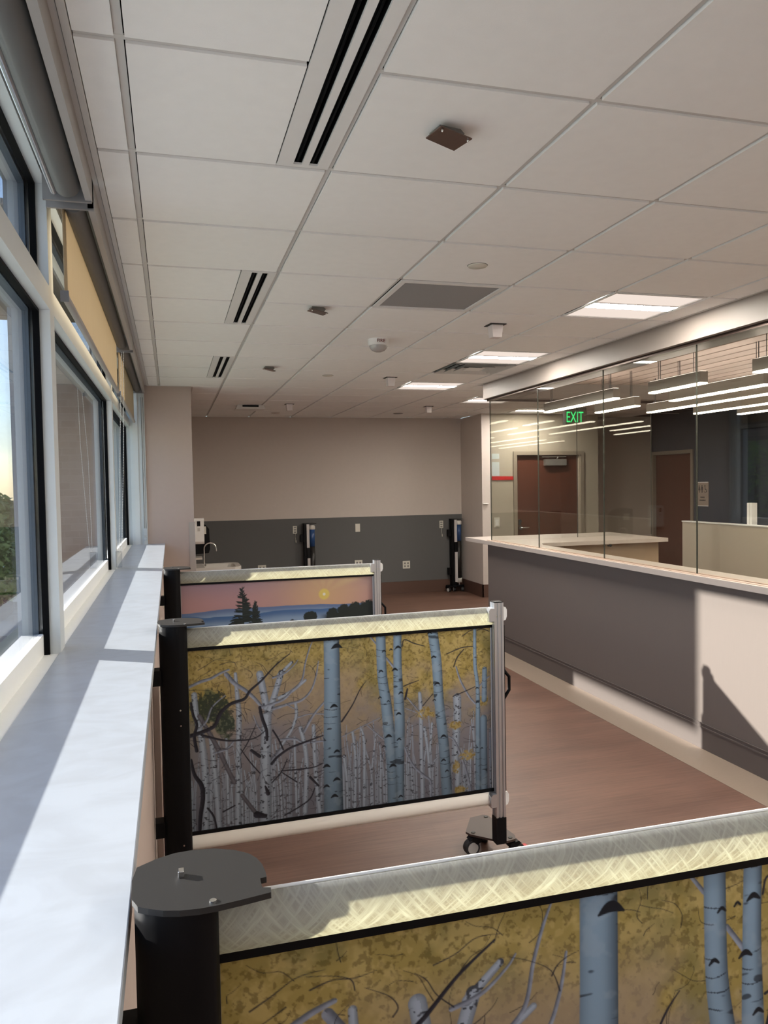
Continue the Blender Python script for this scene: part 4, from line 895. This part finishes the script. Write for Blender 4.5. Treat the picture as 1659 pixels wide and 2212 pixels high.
M().box(cx-.08, cx+.08, cy-.08, cy+.08, ZC-.004, ZC+.0).build('centre_plate', 'white', t)
M().box(x0, x1, y0, y1, ZC+.06, ZC+.062).build('plenum_back', 'void', t)
M().tube([(x0+.03, y0+.03, ZC-.004), (x0+.06, y0+.03, ZC-.016), (x0+.10, y0+.03, ZC-.004)], .003, 6).build('damper_clip', 'black', t)
for x, y, r, lab, mt in ((1.42, 3.38, .046, 'round white cover plate in the ceiling near the grey grille', 'plate'), (1.44, 7.03, .05, 'small round cover plate in the ceiling beyond the fire strobe', 'plate'),
                         (3.21, 10.66, .07, 'small dark rimmed disc on the ceiling near the back wall', 'closer'), (1.44, 10.74, .06, 'faint disc on the ceiling near the back wall', 'taupe')):
    d = thing('ceiling_disc', lab, 'ceiling disc', (x, y, ZC), 'round plates on the ceiling')
    M().lathe((x, y, ZC), [(.0005, -.006), (r*.95, -.006), (r, -.004), (r, 0)], 28).build('plate', mt, d); M().lathe((x, y, ZC), [(r, -.0008), (r+.002, -.0008), (r+.002, 0)], 28).build('rim', 'black', d)
for x, y, lab, rz in ((.80, 2.105, 'nearest grey tilted plate device on the ceiling', .18), (.84, 4.36, 'second grey tilted plate device, beyond the middle slot diffuser', .12), (.84, 6.60, 'third and smallest tilted plate device on the ceiling', .1), ):
    w = thing('ceiling_reflector', lab, 'ceiling device', (x, y, ZC), 'tilted plate devices on the ceiling', rz)
    M().prism([(-.06, 0), (.055, 0), (.075, -.012), (.055, -.030), (-.06, -.012)], -.02, .075, 'y').build('mount', 'closer', w, True, bevel=.002); w.scale = (.62, .62, .9)
    q = M(); co = [(-.085, -.075), (.075, -.085), (.080, .085), (-.075, .085)]
    vs = [(a, b_, -.016-.022*(a*1.0+.08)/.16-.010*(.08-b_)/.16) for a, b_ in co]; vs += [(a, b_, z+.004) for a, b_, z in vs]
    q.add(vs, [(3, 2, 1, 0), (4, 5, 6, 7)]+[(i, (i+1) % 4, 4+(i+1) % 4, 4+i) for i in range(4)]).build('mirror_plate', 'mirror', w, True, bevel=.001)
    for a, b_ in ((-.07, -.062), (.062, -.068)): M().ball((a, b_, -.030-.020*(a+.08)/.16), .006, 6).build('bolt', 'chrome', w, True)
for x, y, lab in ((2.06, 4.62, 'white sensor block on the ceiling near the second light'), (2.06, 7.08, 'white sensor block left of the third ceiling light'), (1.46, 9.57, 'white sensor block on the left part of the far ceiling'), (3.33, 9.66, 'white sensor block on the right part of the far ceiling')):
    w = thing('ceiling_sensor', lab, 'ceiling sensor', (x, y, ZC), 'white sensor blocks on the ceiling')
    M().box(-.055, .055, -.055, .055, -.005, 0).build('base_plate', 'capblack', w, True)
    a, b_ = .040, .032; vs = [(-a,-a,-.005),(a,-a,-.005),(a,a,-.005),(-a,a,-.005),(-b_,-b_,-.085),(b_,-b_,-.085),(b_,b_,-.085),(-b_,b_,-.085)]
    M().add(vs, [(0,1,2,3),(7,6,5,4),(0,4,5,1),(1,5,6,2),(2,6,7,3),(3,7,4,0)]).build('body', mat('sensor_white', (222,214,212), .6) if 'sensor_white' not in bpy.data.materials else bpy.data.materials['sensor_white'], w, True, bevel=.003)
w = thing('fire_strobe', 'white fire strobe with a clear lens and red brown lettering on the ceiling', 'fire strobe', (1.44, 5.24, ZC))
M().lathe((1.44, 5.24, ZC), [(.075, 0), (.072, -.040), (.062, -.046), (.001, -.046)], 28).build('body', 'white', w)
M().lathe((1.44, 5.24, ZC-.046), [(.064, 0), (.060, -.016), (.044, -.034), (.020, -.042), (.001, -.043)], 28).build('lens', mat('strobe_lens_clear', (170,168,166), .08, spec=.9), w)
M().box(-.02, .02, -.012, .012, -.082, -.05).build('bulb_holder', 'hub', w, True)
text_obj('lettering', 'FIRE', .034, mat('fire_ink', (110,44,34), .6), w, (0, -.0748, -.022), (math.pi/2, 0, math.radians(0)))
w = thing('ceiling_unit', 'shallow white box unit on the far left of the ceiling', 'ceiling device', (.99, 9.79, ZC))
M().add([(-.16,-.10,0),(.16,-.10,0),(.16,.10,0),(-.16,.10,0),(-.185,-.13,-.055),(.185,-.13,-.055),(.185,.13,-.055),(-.185,.13,-.055)], [(0,1,2,3),(7,6,5,4),(0,4,5,1),(1,5,6,2),(2,6,7,3),(3,7,4,0)]).build('body', 'white', w, True, bevel=.004)
M().box(-.10, .10, -.118, -.10, -.028, -.006).build('grille', 'black', w, True)

# ------------------------------------------------------------ outdoors
GZ = -1.0
struct(B(-120, -.52, -60, 140, GZ-.3, GZ).build('ground_lawn', mat('lawn_green', (150,160,128), .95, noise=.35, nscale=3)), 'sunlit green lawn outside the windows', 'ground')
struct(B(-14, -.52, -40, 2.6, GZ, GZ+.02).build('ground_bounce', mat('pale_bounce', (226,222,214), .9, noise=.08, nscale=4)), 'unseen pale slab added to bounce sunlight onto the ceiling', 'ground')  # added out of view to throw sunlight up to the ceiling
struct(B(-60, -3.0, 15.5, 22, GZ, GZ+.02).build('ground_drive', mat('drive_grey', (150,150,150), .9, noise=.2, nscale=8)), 'grey drive beyond the lawn', 'ground')
struct(B(-60, -3.0, 13.2, 15.5, GZ, GZ+.015).build('ground_gravel', mat('gravel_brown', (92,84,78), .95, noise=.6, nscale=30)), 'brown gravel bed along the drive', 'ground')
ww = B(-1.55, -.52, 9.3, 9.7, GZ, 3.2).build('wall_wing', 'brick'); struct(ww, 'grey brown masonry wing wall outside the far window', 'wall')
struct(M().box(-16, -6.4, 20.5, 26, GZ, 3.8).box(-16.1, -6.3, 20.4, 26.1, 3.8, 4.0).build('wall_sky_blocker', 'brick'), 'unseen masonry block added to keep bright sky out of the glass reflections', 'building')  # added out of view to darken the sky mirrored in the reception glass
struct(M().box(-3.10, -3.0, 8.05, 13, 2.35, 4.5).box(-3.0, -.52, 8.05, 13, 4.35, 4.5).box(-3.1, -2.9, 12.8, 13, GZ, 2.35).build('wall_sun_blocker', 'brick'), 'unseen masonry canopy added outside to block part of the sun', 'building')  # added out of view to cut the sun patch on the counter wall
def tree(x, y, tz, w, h, lab, n=5200, seed=1):
    rs = random.Random(seed); t = thing('tree', lab, 'tree', (x, y, GZ), 'trees outside the windows')
    M().tube([(0, 0, 0), (.03, .02, tz*.5), (.0, .0, tz), (-.05, .05, tz+h*.6)], [.10, .085, .08, .03], 8).tube([(0, 0, tz*.9), (.3, .1, tz+h*.3), (.5, .1, tz+h*.5)], [.05, .04, .02], 6).tube([(0, 0, tz*.9), (-.35, -.1, tz+h*.35)], [.05, .02], 6).build('trunk', mat('bark_%d' % seed, (82,70,60), .9), t, True)
    m = M()
    for k in range(n):
        while True:
            a, b_, c = rs.uniform(-1, 1), rs.uniform(-1, 1), rs.uniform(-1, 1); d = a*a+b_*b_+c*c
            if .18 < d < 1: break
        px_, py_, pz = a*w*(1-.35*max(c, 0)), b_*w*(1-.35*max(c, 0)), tz+h*.5+c*h*.5
        s = rs.uniform(.022, .05)*w; v1 = Vector((rs.uniform(-1, 1), rs.uniform(-1, 1), rs.uniform(-.6, .6))).normalized()*s; v2 = v1.cross(Vector((rs.uniform(-1, 1), rs.uniform(-1, 1), rs.uniform(-1, 1)))).normalized()*s*.5
        p = Vector((px_, py_, pz)); m.add([p-v1, p+v2, p+v1, p-v2], [(0, 1, 2, 3)])
    m.build('foliage', mat('leaf_%d' % seed, (150,172,112), .7, noise=.5, nscale=3), t, True); return t
tree(-3.6, 15.3, .55, 1.5, 2.35, 'bushy green tree seen through the nearest window', 16000, 3)
tree(-8.8, 17.2, 1.2, 2.2, 3.0, 'second tree farther left outside', 1800, 4)
hl = M(); rs = random.Random(9)
pr = [(-90+i*2.0, GZ+2.6+rs.uniform(-.5, .9)+1.2*math.sin(i*.3)) for i in range(60)]
hl.prism([(-90, GZ)]+pr+[(28, GZ)], 74, 80, 'y')
struct(hl.build('hills', mat('distant_treeline', (84,98,78), .95, noise=.4, nscale=.8)), 'distant line of trees on the horizon', 'hills')
# a pale parked car behind the tree
cr = thing('car', 'pale parked car beyond the tree outside', 'car', (-4.9, 18.2, GZ))
M().prism([(-2.2, .35), (-2.15, .75), (-1.4, .9), (-.8, 1.38), (.7, 1.42), (1.4, .98), (2.1, .88), (2.2, .4)], -.85, .85, 'y').build('body', mat('car_white_paint', (225,228,230), .3, coat=.5), cr, True, bevel=.05)
for xx in (-1.35, 1.35):
    for yy in (-.86, .70): M().cyl((xx, yy, .33), (xx, yy+.16, .33), .33, 20).build('wheel', 'rubber', cr, True)
M().prism([(-1.2, .93), (-.75, 1.30), (.62, 1.33), (1.15, .97)], -.856, .856, 'y').build('side_glass', mat('car_glass', (40,46,52), .1), cr, True)
